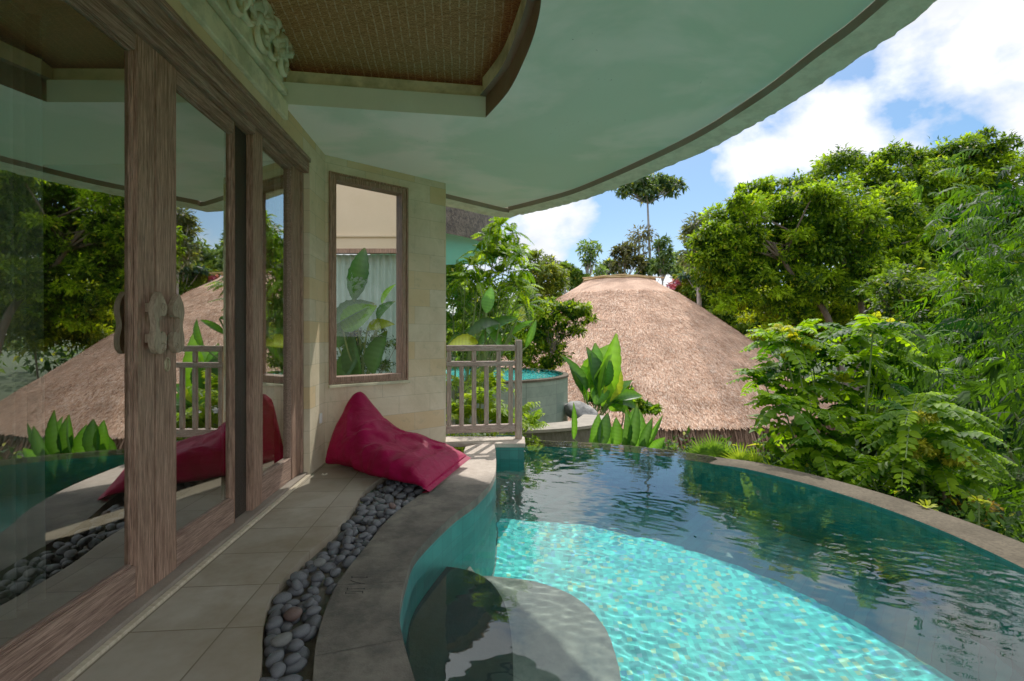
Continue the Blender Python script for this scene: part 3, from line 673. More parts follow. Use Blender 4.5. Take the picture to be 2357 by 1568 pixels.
# engraved depth mark on the coping
m = MB()
def mark(u0, v0, u1, v1, w=.005):
    p, q = G(u0, v0, .005), G(u1, v1, .005); d = q - p; L_ = np.linalg.norm(d); d /= L_; x = np.array((-d[1], d[0], 0)) * w / 2
    m.add([p + x, p - x, q - x, q + x], [(0, 1, 2, 3)])
def Z2(x, y): return ((940 + x / 13.064) * 2357 / 2880, (1580 + y / 13.064) * 2357 / 2880)
for x0, y0, x1, y1 in [(650, 565, 1215, 565), (650, 520, 650, 600), (1205, 530, 1205, 590), (600, 680, 760, 745), (760, 745, 990, 790), (540, 820, 990, 805), (990, 800, 1130, 815), (470, 1000, 1100, 990), (1100, 960, 1100, 1020), (480, 960, 480, 1030), (430, 1070, 1040, 1090), (1045, 1070, 1045, 1160), (430, 1150, 800, 1150), (425, 1110, 425, 1180)]:
    mark(*Z2(x0, y0), *Z2(x1, y1))
dmark = m; joint_m = proc('grey_joint', (.03, .027, .022), (.06, .054, .044), 20, rough=.9)
Ep = np.array([p[:2] for p in smoothline(Ec, 12)]); Lp_ = np.array([p[:2] for p in smoothline(Lc, 12)])
for t in (.33, .43, .53, .63, .73, .83, .92):
    d = np.linalg.norm(Ep - (Lp_[int(t * (len(Lp_) - 1))]), axis=1); a = Lp_[int(t * (len(Lp_) - 1))]; b = Ep[d.argmin()]
    n_ = np.array((-(b - a)[1], (b - a)[0])); n_ = n_ / np.linalg.norm(n_) * .0016; a, b = a + (b - a) * .01, b + (a - b) * .015
    m = MB(); m.add([(*(a + n_), .0062), (*(a - n_), .0062), (*(b - n_), .0062), (*(b + n_), .0062)], [(0, 1, 2, 3)]); m.build('joint_line', joint_m, coping, recalc=False)
m = dmark; m.build('depth_mark', blackgroove, coping, recalc=False)
m = MB()
for u, v in ((1130, 1112), (934, 1336)):
    p = G(u, v, -.07); m.tube([p + np.array((-.02, 0, 0)), p + np.array((.012, -.004, 0))], [.017, .014], 10)
# a small light fitting in the pool wall
p = under(942, 1352, .05); 
m = MB(); m.tube([(p[0] - .03, p[1], WZ - .07), (p[0] + .012, p[1], WZ - .07)], [.022, .018], 12); m.build('pool_light', white_m, pool, smooth=.8)

# water surface with real ripples
rng = random.Random(7)
waves = []
for k in range(64):
    l = math.exp(rng.uniform(math.log(.06), math.log(.7))); a = rng.gauss(rad(62), rad(42)); waves.append((math.cos(a) * 2 * PI / l, math.sin(a) * 2 * PI / l, rng.uniform(0, 6.28), (.00010 * (l / .25) ** .35 * (1.25 if .12 < l < .38 else .9))))
def ripple(x, y):
    x2 = x + .05 * np.sin(3.1 * y + 1.3 * x); y2 = y + .05 * np.sin(2.7 * x - 1.1 * y)
    h = 0
    for kx, ky, p, a in waves: h = h + a * np.sin(kx * x2 + ky * y2 + p)
    calm = 1 - .7 / (1 + np.exp(6 * (x - .35) + 5 * (y - 2.75)))
    return calm * h * (.55 + .45 * np.sin(1.7 * x + .9 * y + .6) * np.sin(1.3 * y - .8 * x))
def star(outl, c, nA, nR, name, parent=None, amp=1.0, z=WZ, pw_=.8):
    P = np.array([[p[0], p[1]] for p in outl]); P2 = np.roll(P, -1, 0); th = np.linspace(0, 2 * PI, nA, endpoint=False); R = np.zeros(nA)
    for i, t in enumerate(th):
        d = np.array((math.cos(t), math.sin(t))); a = P - c; e = P2 - P
        den = d[0] * e[:, 1] - d[1] * e[:, 0]; den = np.where(np.abs(den) < 1e-9, 1e-9, den)
        tt = (a[:, 0] * e[:, 1] - a[:, 1] * e[:, 0]) / den; ss = (a[:, 0] * d[1] - a[:, 1] * d[0]) / den
        ok = (tt > 0) & (ss >= -1e-6) & (ss <= 1 + 1e-6); R[i] = tt[ok].min() if ok.any() else .1
    fr = np.linspace(.0015, 1, nR) ** pw_
    X = c[0] + np.outer(fr, R * np.cos(th)); Y = c[1] + np.outer(fr, R * np.sin(th)); Z = z + amp * ripple(X, Y)
    V = np.stack([X, Y, Z], -1).reshape(-1, 3); q = np.arange(nR * nA).reshape(nR, nA)
    Q = np.stack([q[:-1], q[1:], np.roll(q[1:], -1, 1), np.roll(q[:-1], -1, 1)], -1).reshape(-1, 4)
    return quads(name, V, Q, water_m, None, smooth=True)
wet = []
for p, a in zip(inner, phs):
    t = min(max((a - rad(42)) / rad(5), 0), 1); wet.append(rim(a, RI + .006 + (RO - RI - .03) * t))
wout = [p for p in offset(Es[:-1], .012)] + [np.array((-.198, 5.375)), np.array((.128, 5.375)), np.array((.128, 6.1)), rim(ph1, RO - .03)] + wet[1:]
wt = star(wout, np.array((1.25, 3.3)), 1100, 270, 'water'); tag(wt, kind='structure'); wt.cycles.is_caustics_caster = True

# ------------------------------------------------------------------ pebbles
rng = random.Random(21); base = []
for k in range(7):
    bm = bmesh.new(); bmesh.ops.create_icosphere(bm, subdivisions=3, radius=1)
    s_ = (1, rng.uniform(.68, .9), rng.uniform(.5, .66)); o3 = Vector((k * 3.1, 1.7, .4))
    for v_ in bm.verts:
        q = v_.co.copy(); f = 1 + .16 * mnoise.noise(q * .9 + o3); v_.co = Vector((q.x * s_[0] * f, q.y * s_[1] * f, q.z * s_[2] * f))
    me = bpy.data.meshes.new('pebble'); bm.to_mesh(me); bm.free(); me.shade_smooth(); base.append(me)
meR = base[2].copy(); meP = base[4].copy()
for me in base: me.materials.append(pebble_m)
meR.materials.append(pebble_r); meP.materials.append(pebble_p)
Bp = np.array([p[:2] for p in smoothline(Bc, 12)]); Lp = np.array([p[:2] for p in smoothline(Lc, 12)])
def along(P, t):
    d = np.r_[0, np.cumsum(np.linalg.norm(np.diff(P, axis=0), axis=1))]; x = t * d[-1]
    return np.array((np.interp(x, d, P[:, 0]), np.interp(x, d, P[:, 1])))
placed = []; npeb = 0
def put(x, y, z, r, first, kind):
    global npeb
    me = {'d': base[rng.randrange(7)], 'r': meR, 'p': meP}[kind]
    o = bpy.data.objects.new('pebble', me); col.objects.link(o)
    o.location = (x, y, z); o.scale = (r, r, r); o.rotation_euler = (rng.gauss(0, .25), rng.gauss(0, .25), rng.uniform(0, 6.28))
    o['category'] = 'pebble'; npeb += 1
    if kind == 'd':
        o['label'] = 'smooth dark grey river pebble in the curved channel beside the coping'; o['group'] = 'dark pebbles in the channel'
    return o
for layer, (zc, tries, dm) in enumerate(((-.032, 5200, .80), (-.006, 2600, .93))):
    lay = []
    for _ in range(tries):
        t = rng.uniform(.24, .99)
        e = rng.uniform(.12, .88)
        p = along(Bp, t) * (1 - e) + along(Lp, t) * e
        r = rng.uniform(.031, .049)
        if layer: r *= .9
        if p[1] > 4.35 and rng.random() < .5: continue
        if all((p[0] - q[0]) ** 2 + (p[1] - q[1]) ** 2 > ((r + q[2]) * dm) ** 2 for q in lay):
            if npeb < 288: lay.append((p[0], p[1], r)); put(p[0], p[1], zc + rng.uniform(-.006, .006), r, 0, 'd')
for (u, v), r, kind, lab in [((675, 1411), .042, 'r', 'reddish brown pebble among dark ones near the coping'), ((903, 1163), .03, 'r', 'small pinkish pebble at the far end of the channel'), ((735, 1293), .034, 'p', 'round pale grey pebble against the coping edge'), ((649, 1470), .042, 'p', 'pale olive grey pebble at the tile side of the channel')]:
    p = G(u, v, .012); o = put(p[0], p[1], .008, r, 0, kind); o['label'] = lab

# ------------------------------------------------------------------ bean bag
bag = thing('bean_bag', (-1.1, 4.3, 0), 'raspberry red canvas bean bag slumped against the stone corner', 'bean bag')
FL, FR, BR, BL = np.array((-1.735, 4.30)), np.array((-.655, 3.68)), np.array((-.415, 4.46)), np.array((-1.40, 4.86))
prof = [(0, .25, .05), (.02, .44, .12), (.05, .60, .24), (.09, .645, .34), (.15, .64, .38), (.2, .57, .44), (.3, .42, .66), (.4, .335, .84), (.5, .295, .93), (.6, .275, .98), (.7, .25, 1.0), (.8, .225, 1.0), (.88, .19, 1.0), (.94, .135, 1.0), (.98, .085, 1.0), (1, .05, 1.0)]
pa = np.array(prof); NA, NB = 150, 120; V = np.zeros((NA, NB, 3))
for i in range(NA):
    a = i / (NA - 1); h = np.interp(a, pa[:, 0], pa[:, 1]); tw = np.interp(a, pa[:, 0], pa[:, 2])
    f = FL + (FR - FL) * a; b = BL + (BR - BL) * a
    f = f + np.array((.05, -.10)) * math.sin(PI * min(a * 1.05, 1)) ** .7 * .7; mid_shift = np.interp(a, [0, .1, .3, 1], [.02, .05, .0, 0])
    for k in range(NB):
        t = 2 * PI * k / NB; cx, sx = math.cos(t), math.sin(t)
        e = .62 if a > .3 else .8
        y = math.copysign(abs(cx) ** e, cx); zz = math.copysign(abs(sx) ** (e + .1), sx)
        z = h * .5 * (1 + zz) + .01
        u = max(0, min(1, z / max(h, .01)))
        wd = 1 * (1 - u ** 1.3) + tw * u ** 1.3 if tw < 1 else 1
        c = (f + b) / 2; q = c + (b - f) / 2 * y * wd
        V[i, k] = (q[0] - .0, q[1], z)
        top = (zz > 0)
        wr = 0
        P3 = Vector((q[0] * 1.0, q[1] * 1.0, z))
        wr += .05 * mnoise.noise(P3 * 2.6) + .075 * (.22 - min(.22, abs(mnoise.noise(Vector((q[0] * 2.2 + q[1] * 2.6, q[1] * 4.5 - q[0] * 2.4, z * 3.5)) + Vector((3, 1, 7)))))) + .012 * mnoise.noise(P3 * 9)
        fade = min(1, (1 - a) * 5, a * 10) 
        # pull-in creases radiating from the front corners
        V[i, k, 2] += wr * fade * max(0, zz + .25)
        V[i, k, 1] -= wr * fade * .8
        if a > .86: V[i, k, 2] = max(V[i, k, 2] + .02 * math.sin(26 * k / NB + a * 8) * (1 - a) * 4 * max(zz, 0), .008)
        if a > .9: V[i, k, 2] += .055 * (y * .5 + .5) * (a - .9) * 10
V[..., 2] = np.maximum(V[..., 2], .006)
q = np.arange(NA * NB).reshape(NA, NB)
Q = np.stack([q[:-1], q[1:], np.roll(q[1:], -1, 1), np.roll(q[:-1], -1, 1)], -1).reshape(-1, 4)
bagm = MB(); bagm.add(V.reshape(-1, 3), [tuple(x) for x in Q]); bagm.add(V[0], [tuple(range(NB))]); bagm.add(V[-1], [tuple(range(NB))])
bagm.build('bag_body', fabric_m, bag, smooth=3.2)
m = MB(); tip = [np.array((FR[0] + .004, FR[1] - .01, .028)), np.array((-.53, 4.07, .055)), np.array((BR[0] + .012, BR[1], .085))]
ln = smoothline(tip, 6); m.strip([p + np.array((-.03, 0, .02)) for p in ln], [p + np.array((.028, -.012, -.006)) for p in ln]); m.strip([p + np.array((.028, -.012, -.006)) for p in ln], [p + np.array((-.03, 0, -.018)) for p in ln]); m.build('seam_flap', fabric_m, bag, recalc=False)
# fallen flower on the tiles
fl = MB(); p = G(747, 1094, .006)
for k in range(5):
    a = k * 2 * PI / 5; d = np.array((math.cos(a), math.sin(a), 0)); n_ = np.array((-d[1], d[0], 0))
    fl.add([p, p + d * .02 + n_ * .011 + (0, 0, .006), p + d * .036 + (0, 0, .012), p + d * .02 - n_ * .011 + (0, 0, .006)], [(0, 1, 2, 3)])
tag(fl.build('fallen_flower', petal_m, None, loc=p, recalc=False), 'small white fallen flower on the tiles beside the bean bag', 'flower')

# ------------------------------------------------------------------ wooden railing
RL, RR = np.array((-.745, 5.47)), np.array((.04, 5.60))
rail = thing('wooden_railing', (RR[0], RR[1], .012), 'short greyed teak railing with upright balusters between stone wall and pool', 'railing')
def RP(t, d, z):
    q = RL + (RR - RL) * t; e = (RR - RL) / np.linalg.norm(RR - RL); return np.array((q[0] + e[1] * d, q[1] - e[0] * d, z))
def rbox(mm, t0, t1, d0, d1, z0, z1, sk=0): mm.fbox(RP, t0, t1, d0, d1, z0, z1)
m = MB(); m.fbox(RP, 1.0, 1.09, -.04, .04, .012, 1.155); m.build('post', rail_v, rail, bevel=.006)
m = MB(); m.fbox(RP, 0, .998, -.03, .03, 1.03, 1.095); m.build('top_rail', rail_h, rail, bevel=.006)
m = MB(); m.fbox(RP, 0, .998, -.028, .028, .855, .912); m.build('middle_rail', rail_h, rail, bevel=.006)
m = MB(); m.fbox(RP, 0, .998, -.028, .028, .10, .185); m.build('bottom_rail', rail_h, rail, bevel=.006)
for k in range(6):
    t = .01 + k * .178; m = MB(); m.fbox(RP, t, t + .062, -.018, .018, .186, .854)
    if k % 2 == 0: m.fbox(RP, t, t + .062, -.018, .018, .913, 1.029)
    m.build('baluster', rail_v, rail, bevel=.005)

# ================================================================== GROUND
def gz(x, y):
    d = np.hypot(x - PC[0], y - PC[1]); t = np.clip((d - 3.6) / 10.0, 0, 1); t = t * t * (3 - 2 * t)
    left = np.clip((x + .2) / 2.2, 0, 1)
    far = np.clip((np.hypot(x, y) - 34) / 60, 0, 1)
    return (-.75 - 4.3 * t) * left + (-.42 - 2.5 * t * t) * (1 - left) + far * 5.0 + .12 * np.sin(x * .9) * np.cos(y * .7) * np.clip((d - 4.5) / 4, 0, 1)
xs = np.concatenate([np.linspace(-900, -30, 12), np.linspace(-26, 40, 100), np.linspace(46, 900, 14)]); ys = np.concatenate([np.linspace(-600, -30, 8), np.linspace(-26, 60, 120), np.linspace(66, 1500, 16)])
X, Y = np.meshgrid(xs, ys); Z = gz(X, Y)
inside = (X < 1.0) & (Y < 6.3) & (X > -6) & (Y > -3.5)
Z = np.where(inside | (np.hypot(X - PC[0], Y - PC[1]) < 3.85), -2.75, Z)
q = np.arange(X.size).reshape(X.shape); Q = np.stack([q[:-1, :-1], q[:-1, 1:], q[1:, 1:], q[1:, :-1]], -1).reshape(-1, 4)
tag(quads('ground', np.stack([X, Y, Z], -1).reshape(-1, 3), Q, soil, None, smooth=True), kind='structure')

# ================================================================== ROUND POOL, WALLS, ROCK
p2 = np.array((-.92, 11.2)); R2 = 2.2; z2 = .343
rp = thing('round_pool', (p2[0], p2[1], 0), 'raised round plunge pool clad in weathered green stone behind the railing', 'pool')
th = np.linspace(0, 2 * PI, 73)[:-1]
def ring(r, z): return [np.array((p2[0] + r * math.cos(a), p2[1] + r * math.sin(a), z)) for a in th]
m = MB(); m.strip(ring(R2, -1.6), ring(R2, z2 - .05), True); m.build('outer_wall', pool2wall_m, rp, recalc=False, smooth=.6)
m = MB(); m.strip(ring(R2, z2 - .05), ring(R2 + .02, z2 - .045), True); m.strip(ring(R2 + .02, z2 - .045), ring(R2 + .02, z2 - .004), True); m.strip(ring(R2 + .02, z2 - .004), ring(R2 - .12, z2 + .0), True); m.build('rim', rim_m, rp, recalc=False, smooth=.6)
m = MB(); m.strip(ring(R2 - .12, z2), ring(R2 - .14, z2 - .7), True); m.build('inner_wall', poolwall_m, rp, recalc=False, smooth=.6)
m = MB(); m.add(ring(R2 - .13, z2 - .68), [tuple(range(72))]); q2 = m.build('basin_floor', poolfloor_m, rp, recalc=False); q2.cycles.is_caustics_receiver = True
w2 = star([p for p in ring(R2 - .1, 0)], p2, 120, 50, 'water', amp=.8, z=z2 + .004); tag(w2, kind='structure'); w2.cycles.is_caustics_caster = True
wl = thing('garden_wall', (.6, 8.5, -1.2), 'low curved dark stone retaining wall with pale cap below the round pool', 'wall')
cv = smoothline([(-2.0, 8.9), (-1.0, 8.45), (-.2, 8.3), (.5, 8.4), (1.1, 8.62), (1.6, 9.0), (1.95, 9.8)], 6)
m = MB(); w0 = [np.array((p[0], p[1], -2.2)) for p in cv]; w1 = [np.array((p[0], p[1], -.47)) for p in cv]; m.strip(w0, w1)
m.build('wall_face', wallstone, wl, recalc=False, smooth=.6)
co_, ci_ = offset(cv, -.03), offset(cv, .5)
m = MB(); up_ = [np.array((p[0], p[1], -.42)) for p in co_]; m.strip([np.array((p[0], p[1], -.473)) for p in co_], up_); m.strip(up_, [np.array((p[0], p[1], -.415)) for p in ci_]); m.strip([np.array((p[0], p[1], -.473)) for p in co_], w1)
m.build('wall_cap', walltop, wl, recalc=False)
bm = bmesh.new(); bmesh.ops.create_icosphere(bm, subdivisions=4, radius=1); c = A(1345, 955, 10.3)
for v_ in bm.verts:
    n_ = mnoise.noise(v_.co * 1.3) * .22 + mnoise.noise(v_.co * 4) * .05; v_.co *= (1 + n_); v_.co = Vector((v_.co.x * .40, v_.co.y * .34, max(v_.co.z, -.6) * .26 - v_.co.x * .14))
me = bpy.data.meshes.new('boulder'); bm.to_mesh(me); bm.free(); me.shade_smooth()
tag(link('boulder', me, rock_m, None, tuple(c + np.array((0, .1, -.02)))), 'pale grey boulder with dark stain beside the round pool', 'rock')

# ================================================================== NEIGHBOURING VILLA
nv = thing('neighbouring_villa', (-2.5, 8.6, 0), 'neighbouring cream villa with curtained door, seen through the window and above the railing', 'villa')
NY = 8.3
m = MB(); m.box(-6, -3.7, NY, NY + .3, -.5, 4.4); m.box(-1.62, -1.2, NY, NY + .3, -.5, 4.4); m.box(-3.7, -1.62, NY, NY + .3, 2.70, 4.4); m.build('wall', cream_m, nv)
m = MB(); m.box(-6, -1.2, NY - .03, NY, 2.9, 2.93); m.build('wall_ledge', cream_m, nv)
m = MB(); m.box(-3.7, -1.62, NY - .02, NY + .1, 2.62, 2.70); m.box(-1.70, -1.62, NY - .02, NY + .1, 0, 2.62); m.box(-3.7, -3.62, NY - .02, NY + .1, 0, 2.62); m.build('door_frame', wood_v, nv, bevel=.004)
m = MB(); m.add([(-3.62, NY + .06, 0), (-1.7, NY + .06, 0), (-1.7, NY + .06, 2.62), (-3.62, NY + .06, 2.62)], [(0, 1, 2, 3)]); m.build('door_pane', winglass, nv, recalc=False)
curtain('curtain', lambda a, d, z: np.array((a, NY + .14 - d, z)), -3.66, -1.66, 0, 0, 2.62, 17, .03, curtain_g, nv)
ev = smoothline([(-1.2, 8.0), (-.75, 8.5), (-.45, 9.2), (-.3, 10.2), (-.4, 11.5)], 8)
m = MB(); m.sheet([tuple(p) for p in ev] + [(-3, 12), (-3, NY + .3), (-1.2, NY + .3)], 2.93); m.build('soffit', teal_soffit, nv, recalc=False)
m = MB(); m.strip([np.array((p[0], p[1], 2.92)) for p in ev], [np.array((p[0] + .03, p[1], 3.62)) for p in ev]); m.strip([np.array((p[0] + .03, p[1], 3.62)) for p in ev], [np.array((p[0] - .5, p[1] + .3, 3.7)) for p in ev]); m.build('eave_band', darkband, nv, recalc=False, smooth=.7)
m = MB()
for k in range(15):
    p = along(np.array([q[:2] for q in ev]), k / 14); a = np.array((p[0] + .12, p[1] - .08, 3.80)); b = np.array((-2.6, 10.0, 5.4)); m.tube([a, a + (b - a) * .5], .028, 7)
m.build('bamboo_rafter', straw_rim, nv, smooth=.8)
m = MB(); lo_ = [np.array((p[0] + .02, p[1], 3.88)) for p in ev]; hi_ = [(np.array((p[0], p[1], 3.93)) * .4 + np.array((-2.6, 10, 5.5)) * .6) for p in ev]; m.strip(lo_, hi_)
o = m.build('roof', straw_rim, nv, recalc=False)

# ================================================================== LEAVES
T_SIMPLE = (np.array([(0, 0, 0), (.42, .5, .10), (1, 0, -.16), (.42, -.5, .10), (.5, 0, 0)]), [(0, 4, 2, 1), (0, 3, 2, 4)])
T_LANCE = (np.array([(0, 0, 0), (.3, .5, .04), (1, 0, -.22), (.3, -.5, .04)]), [(0, 3, 2, 1)])
def t_big(n=9, droop=.35, fold=.12, shape=.75):
    V = []; Fc = []
    for i in range(n + 1):
        t = i / n; w_ = .5 * math.sin(PI * min(max(t, .012), .985) ** shape) ** .75 * (1 + .05 * math.sin(i * 2.3)); x = t - .12 * droop * t * t; z = -droop * t ** 2.2
        V += [(x, -w_, z + fold * w_ * 1.5), (x, 0, z), (x, w_, z + fold * w_ * 1.5)]
    for i in range(n):
        for k in range(2): Fc.append((i * 3 + k, i * 3 + k + 1, (i + 1) * 3 + k + 1, (i + 1) * 3 + k))
    return np.array(V), Fc
def unit(v): return v / (np.linalg.norm(v, axis=-1, keepdims=True) + 1e-9)
def leaves(pos, axis, up, length, width, colr, tpl):
    V0, F0 = tpl; n = len(pos); axis = unit(np.asarray(axis, float)); y = unit(np.cross(np.asarray(up, float), axis)); z = np.cross(axis, y)
    L_ = np.broadcast_to(length, (n,))[:, None, None]; W_ = np.broadcast_to(width, (n,))[:, None, None]
    V = pos[:, None, :] + axis[:, None, :] * V0[None, :, 0:1] * L_ + y[:, None, :] * V0[None, :, 1:2] * W_ + z[:, None, :] * V0[None, :, 2:3] * L_
    k = len(V0); Q = (np.arange(n)[:, None, None] * k + np.array(F0)[None]).reshape(-1, 4)
    return V.reshape(-1, 3), Q, np.repeat(colr, k, 0)
class Foliage:
    def __init__(s): s.V = []; s.Q = []; s.C = []; s.n = 0
    def add(s, V, Q, C): s.V.append(V); s.Q.append(Q + s.n); s.C.append(C); s.n += len(V)
    def build(s, name, m, parent, smooth=False, kind=None):
        o = quads(name, np.concatenate(s.V), np.concatenate(s.Q), m, parent, np.clip(np.concatenate(s.C), .002, 1), smooth)
        if kind: o['kind'] = kind
        return o
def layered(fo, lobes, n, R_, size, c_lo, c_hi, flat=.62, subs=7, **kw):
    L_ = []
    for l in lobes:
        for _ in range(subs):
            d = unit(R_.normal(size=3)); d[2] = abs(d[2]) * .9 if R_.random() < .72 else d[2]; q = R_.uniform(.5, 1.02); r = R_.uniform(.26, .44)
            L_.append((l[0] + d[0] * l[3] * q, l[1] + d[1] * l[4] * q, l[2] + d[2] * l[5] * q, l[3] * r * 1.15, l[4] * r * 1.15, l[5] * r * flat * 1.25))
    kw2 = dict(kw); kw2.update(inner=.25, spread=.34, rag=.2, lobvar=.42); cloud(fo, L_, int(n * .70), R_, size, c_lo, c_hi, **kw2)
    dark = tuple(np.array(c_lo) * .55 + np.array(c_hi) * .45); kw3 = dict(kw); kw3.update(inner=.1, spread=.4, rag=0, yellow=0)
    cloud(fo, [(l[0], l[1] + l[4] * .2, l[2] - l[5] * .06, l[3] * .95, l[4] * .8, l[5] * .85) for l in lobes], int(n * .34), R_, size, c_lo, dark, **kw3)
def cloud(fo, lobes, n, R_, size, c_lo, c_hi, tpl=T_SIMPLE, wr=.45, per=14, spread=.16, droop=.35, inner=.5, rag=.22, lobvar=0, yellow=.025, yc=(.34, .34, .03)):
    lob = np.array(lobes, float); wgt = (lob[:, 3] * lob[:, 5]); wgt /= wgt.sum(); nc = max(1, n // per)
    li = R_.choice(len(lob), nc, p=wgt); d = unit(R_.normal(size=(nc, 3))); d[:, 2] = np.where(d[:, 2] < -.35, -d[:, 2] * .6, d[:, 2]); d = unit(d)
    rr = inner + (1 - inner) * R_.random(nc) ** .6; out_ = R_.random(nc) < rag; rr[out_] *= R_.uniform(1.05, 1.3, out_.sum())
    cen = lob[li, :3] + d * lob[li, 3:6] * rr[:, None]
    cb = R_.random(nc) ** 1.2 * (.45 + .55 * (rr - inner) / (1 - inner + 1e-6))  # inner leaves coloured darker, standing for shade inside the crown
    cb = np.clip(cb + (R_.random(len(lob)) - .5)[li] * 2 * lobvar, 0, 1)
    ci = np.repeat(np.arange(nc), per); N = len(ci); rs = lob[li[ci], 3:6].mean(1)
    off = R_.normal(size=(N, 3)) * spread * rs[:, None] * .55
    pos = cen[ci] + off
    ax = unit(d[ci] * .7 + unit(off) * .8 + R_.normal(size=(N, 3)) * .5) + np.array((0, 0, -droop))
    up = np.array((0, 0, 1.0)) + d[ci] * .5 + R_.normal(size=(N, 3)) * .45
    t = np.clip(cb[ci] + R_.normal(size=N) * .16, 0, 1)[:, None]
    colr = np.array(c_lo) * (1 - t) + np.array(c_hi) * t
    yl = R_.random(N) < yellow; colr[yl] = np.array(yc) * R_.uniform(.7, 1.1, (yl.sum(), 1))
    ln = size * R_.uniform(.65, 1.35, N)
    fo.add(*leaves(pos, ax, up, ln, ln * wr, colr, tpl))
def lob(L_, Y, flat=1.0, jit=.5, seed=0, sub=2):
    r = random.Random(seed); out = []
    for u, v, p in L_:
        R_ = S(p, Y); c = A(u, v, Y + r.uniform(-jit, jit) * R_ * 2); out.append((*c, R_, R_ * 1.0, R_ * flat))
        for _ in range(sub):
            a = r.uniform(-.6, PI + .6); q = R_ * r.uniform(.3, .48); out.append((c[0] + math.cos(a) * R_ * .92, c[1] + r.uniform(-.7, .3) * R_, c[2] + math.sin(a) * R_ * .92 * flat, q, q, q * flat))
    return out
DK, MD, LT = (.010, .034, .004), (.06, .145, .008), (.19, .30, .010)
def tree(name, label, cat, lobes, base_, n, size, c_lo=DK, c_hi=LT, trunk_r=.16, seed=1, mat=None, bk=None, group=None, trunks=None, fork=.5, lay=True, **kw):
    base_ = np.array(base_, float); t = thing(name, tuple(base_), label, cat, group); R_ = np.random.default_rng(seed)
    m = MB(); L_ = np.array(lobes)
    cen = np.average(L_[:, :3], axis=0, weights=L_[:, 3])
    if trunks is None: trunks = [[base_, base_ * .45 + cen * .55 + np.array((.1, 0, -.1)), cen]]
    for tp in trunks:
        ln = smoothline(tp, 5); m.tube(ln, list(np.linspace(trunk_r, trunk_r * .4, len(ln))), 8)
    for k, lb in enumerate(L_[:24]):
        tp = trunks[k % len(trunks)]; s_ = np.array(tp[-2]) * (1 - fork) + np.array(tp[-1]) * fork; e = lb[:3] + np.array((0, 0, .25 * lb[5]))
        ln = smoothline([s_, (s_ + e) / 2 + R_.normal(size=3) * .12 * lb[3] + np.array((0, 0, -.1)), e], 4); m.tube(ln, list(np.linspace(trunk_r * .42, trunk_r * .1, len(ln))), 6)
    m.build('trunk', bk or bark, t, smooth=.9, recalc=False)
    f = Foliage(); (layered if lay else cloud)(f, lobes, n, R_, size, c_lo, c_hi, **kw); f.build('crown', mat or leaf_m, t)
    return t

# --- the two big trees on the right and what fills in behind them
Y1 = 27
b1 = A(1945, 900, Y1)
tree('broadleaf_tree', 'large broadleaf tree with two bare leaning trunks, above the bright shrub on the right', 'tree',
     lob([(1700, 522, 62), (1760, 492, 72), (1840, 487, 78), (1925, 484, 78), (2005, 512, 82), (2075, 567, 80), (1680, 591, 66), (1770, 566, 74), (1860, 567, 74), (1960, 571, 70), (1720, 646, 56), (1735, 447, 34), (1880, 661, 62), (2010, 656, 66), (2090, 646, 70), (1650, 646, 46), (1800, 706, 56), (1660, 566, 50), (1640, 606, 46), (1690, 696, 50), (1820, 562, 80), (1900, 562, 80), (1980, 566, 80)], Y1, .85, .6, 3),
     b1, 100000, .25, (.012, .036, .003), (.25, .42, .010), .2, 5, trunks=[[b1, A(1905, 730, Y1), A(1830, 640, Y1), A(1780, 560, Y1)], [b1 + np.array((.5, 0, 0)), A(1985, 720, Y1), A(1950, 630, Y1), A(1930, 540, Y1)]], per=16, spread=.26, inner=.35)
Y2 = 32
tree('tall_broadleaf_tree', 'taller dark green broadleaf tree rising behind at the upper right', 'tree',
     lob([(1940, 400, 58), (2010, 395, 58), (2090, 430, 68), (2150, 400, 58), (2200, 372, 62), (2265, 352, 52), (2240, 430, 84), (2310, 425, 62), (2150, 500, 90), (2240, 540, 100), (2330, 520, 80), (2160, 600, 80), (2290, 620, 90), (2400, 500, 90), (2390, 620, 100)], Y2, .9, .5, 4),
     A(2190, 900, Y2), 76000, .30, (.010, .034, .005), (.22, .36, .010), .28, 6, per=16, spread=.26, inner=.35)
Y3 = 14.5
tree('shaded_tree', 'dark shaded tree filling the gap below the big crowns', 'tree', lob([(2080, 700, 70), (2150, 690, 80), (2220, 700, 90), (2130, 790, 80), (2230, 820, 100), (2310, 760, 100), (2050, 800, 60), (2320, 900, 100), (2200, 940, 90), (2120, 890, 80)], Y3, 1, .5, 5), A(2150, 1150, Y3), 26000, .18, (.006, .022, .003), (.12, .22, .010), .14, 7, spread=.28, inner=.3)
tree('yellow_green_bush', 'yellow green bush between the trunks of the large leaning tree', 'bush', lob([(1840, 690, 50), (1790, 710, 46), (1900, 730, 56), (1960, 690, 56), (1870, 770, 50), (1780, 780, 46), (2020, 700, 50), (1730, 700, 40), (1940, 770, 50)], 30, 1, .4, 6), A(1860, 900, 30), 22000, .26, (.04, .075, .004), (.32, .40, .012), .06, 8, spread=.26)
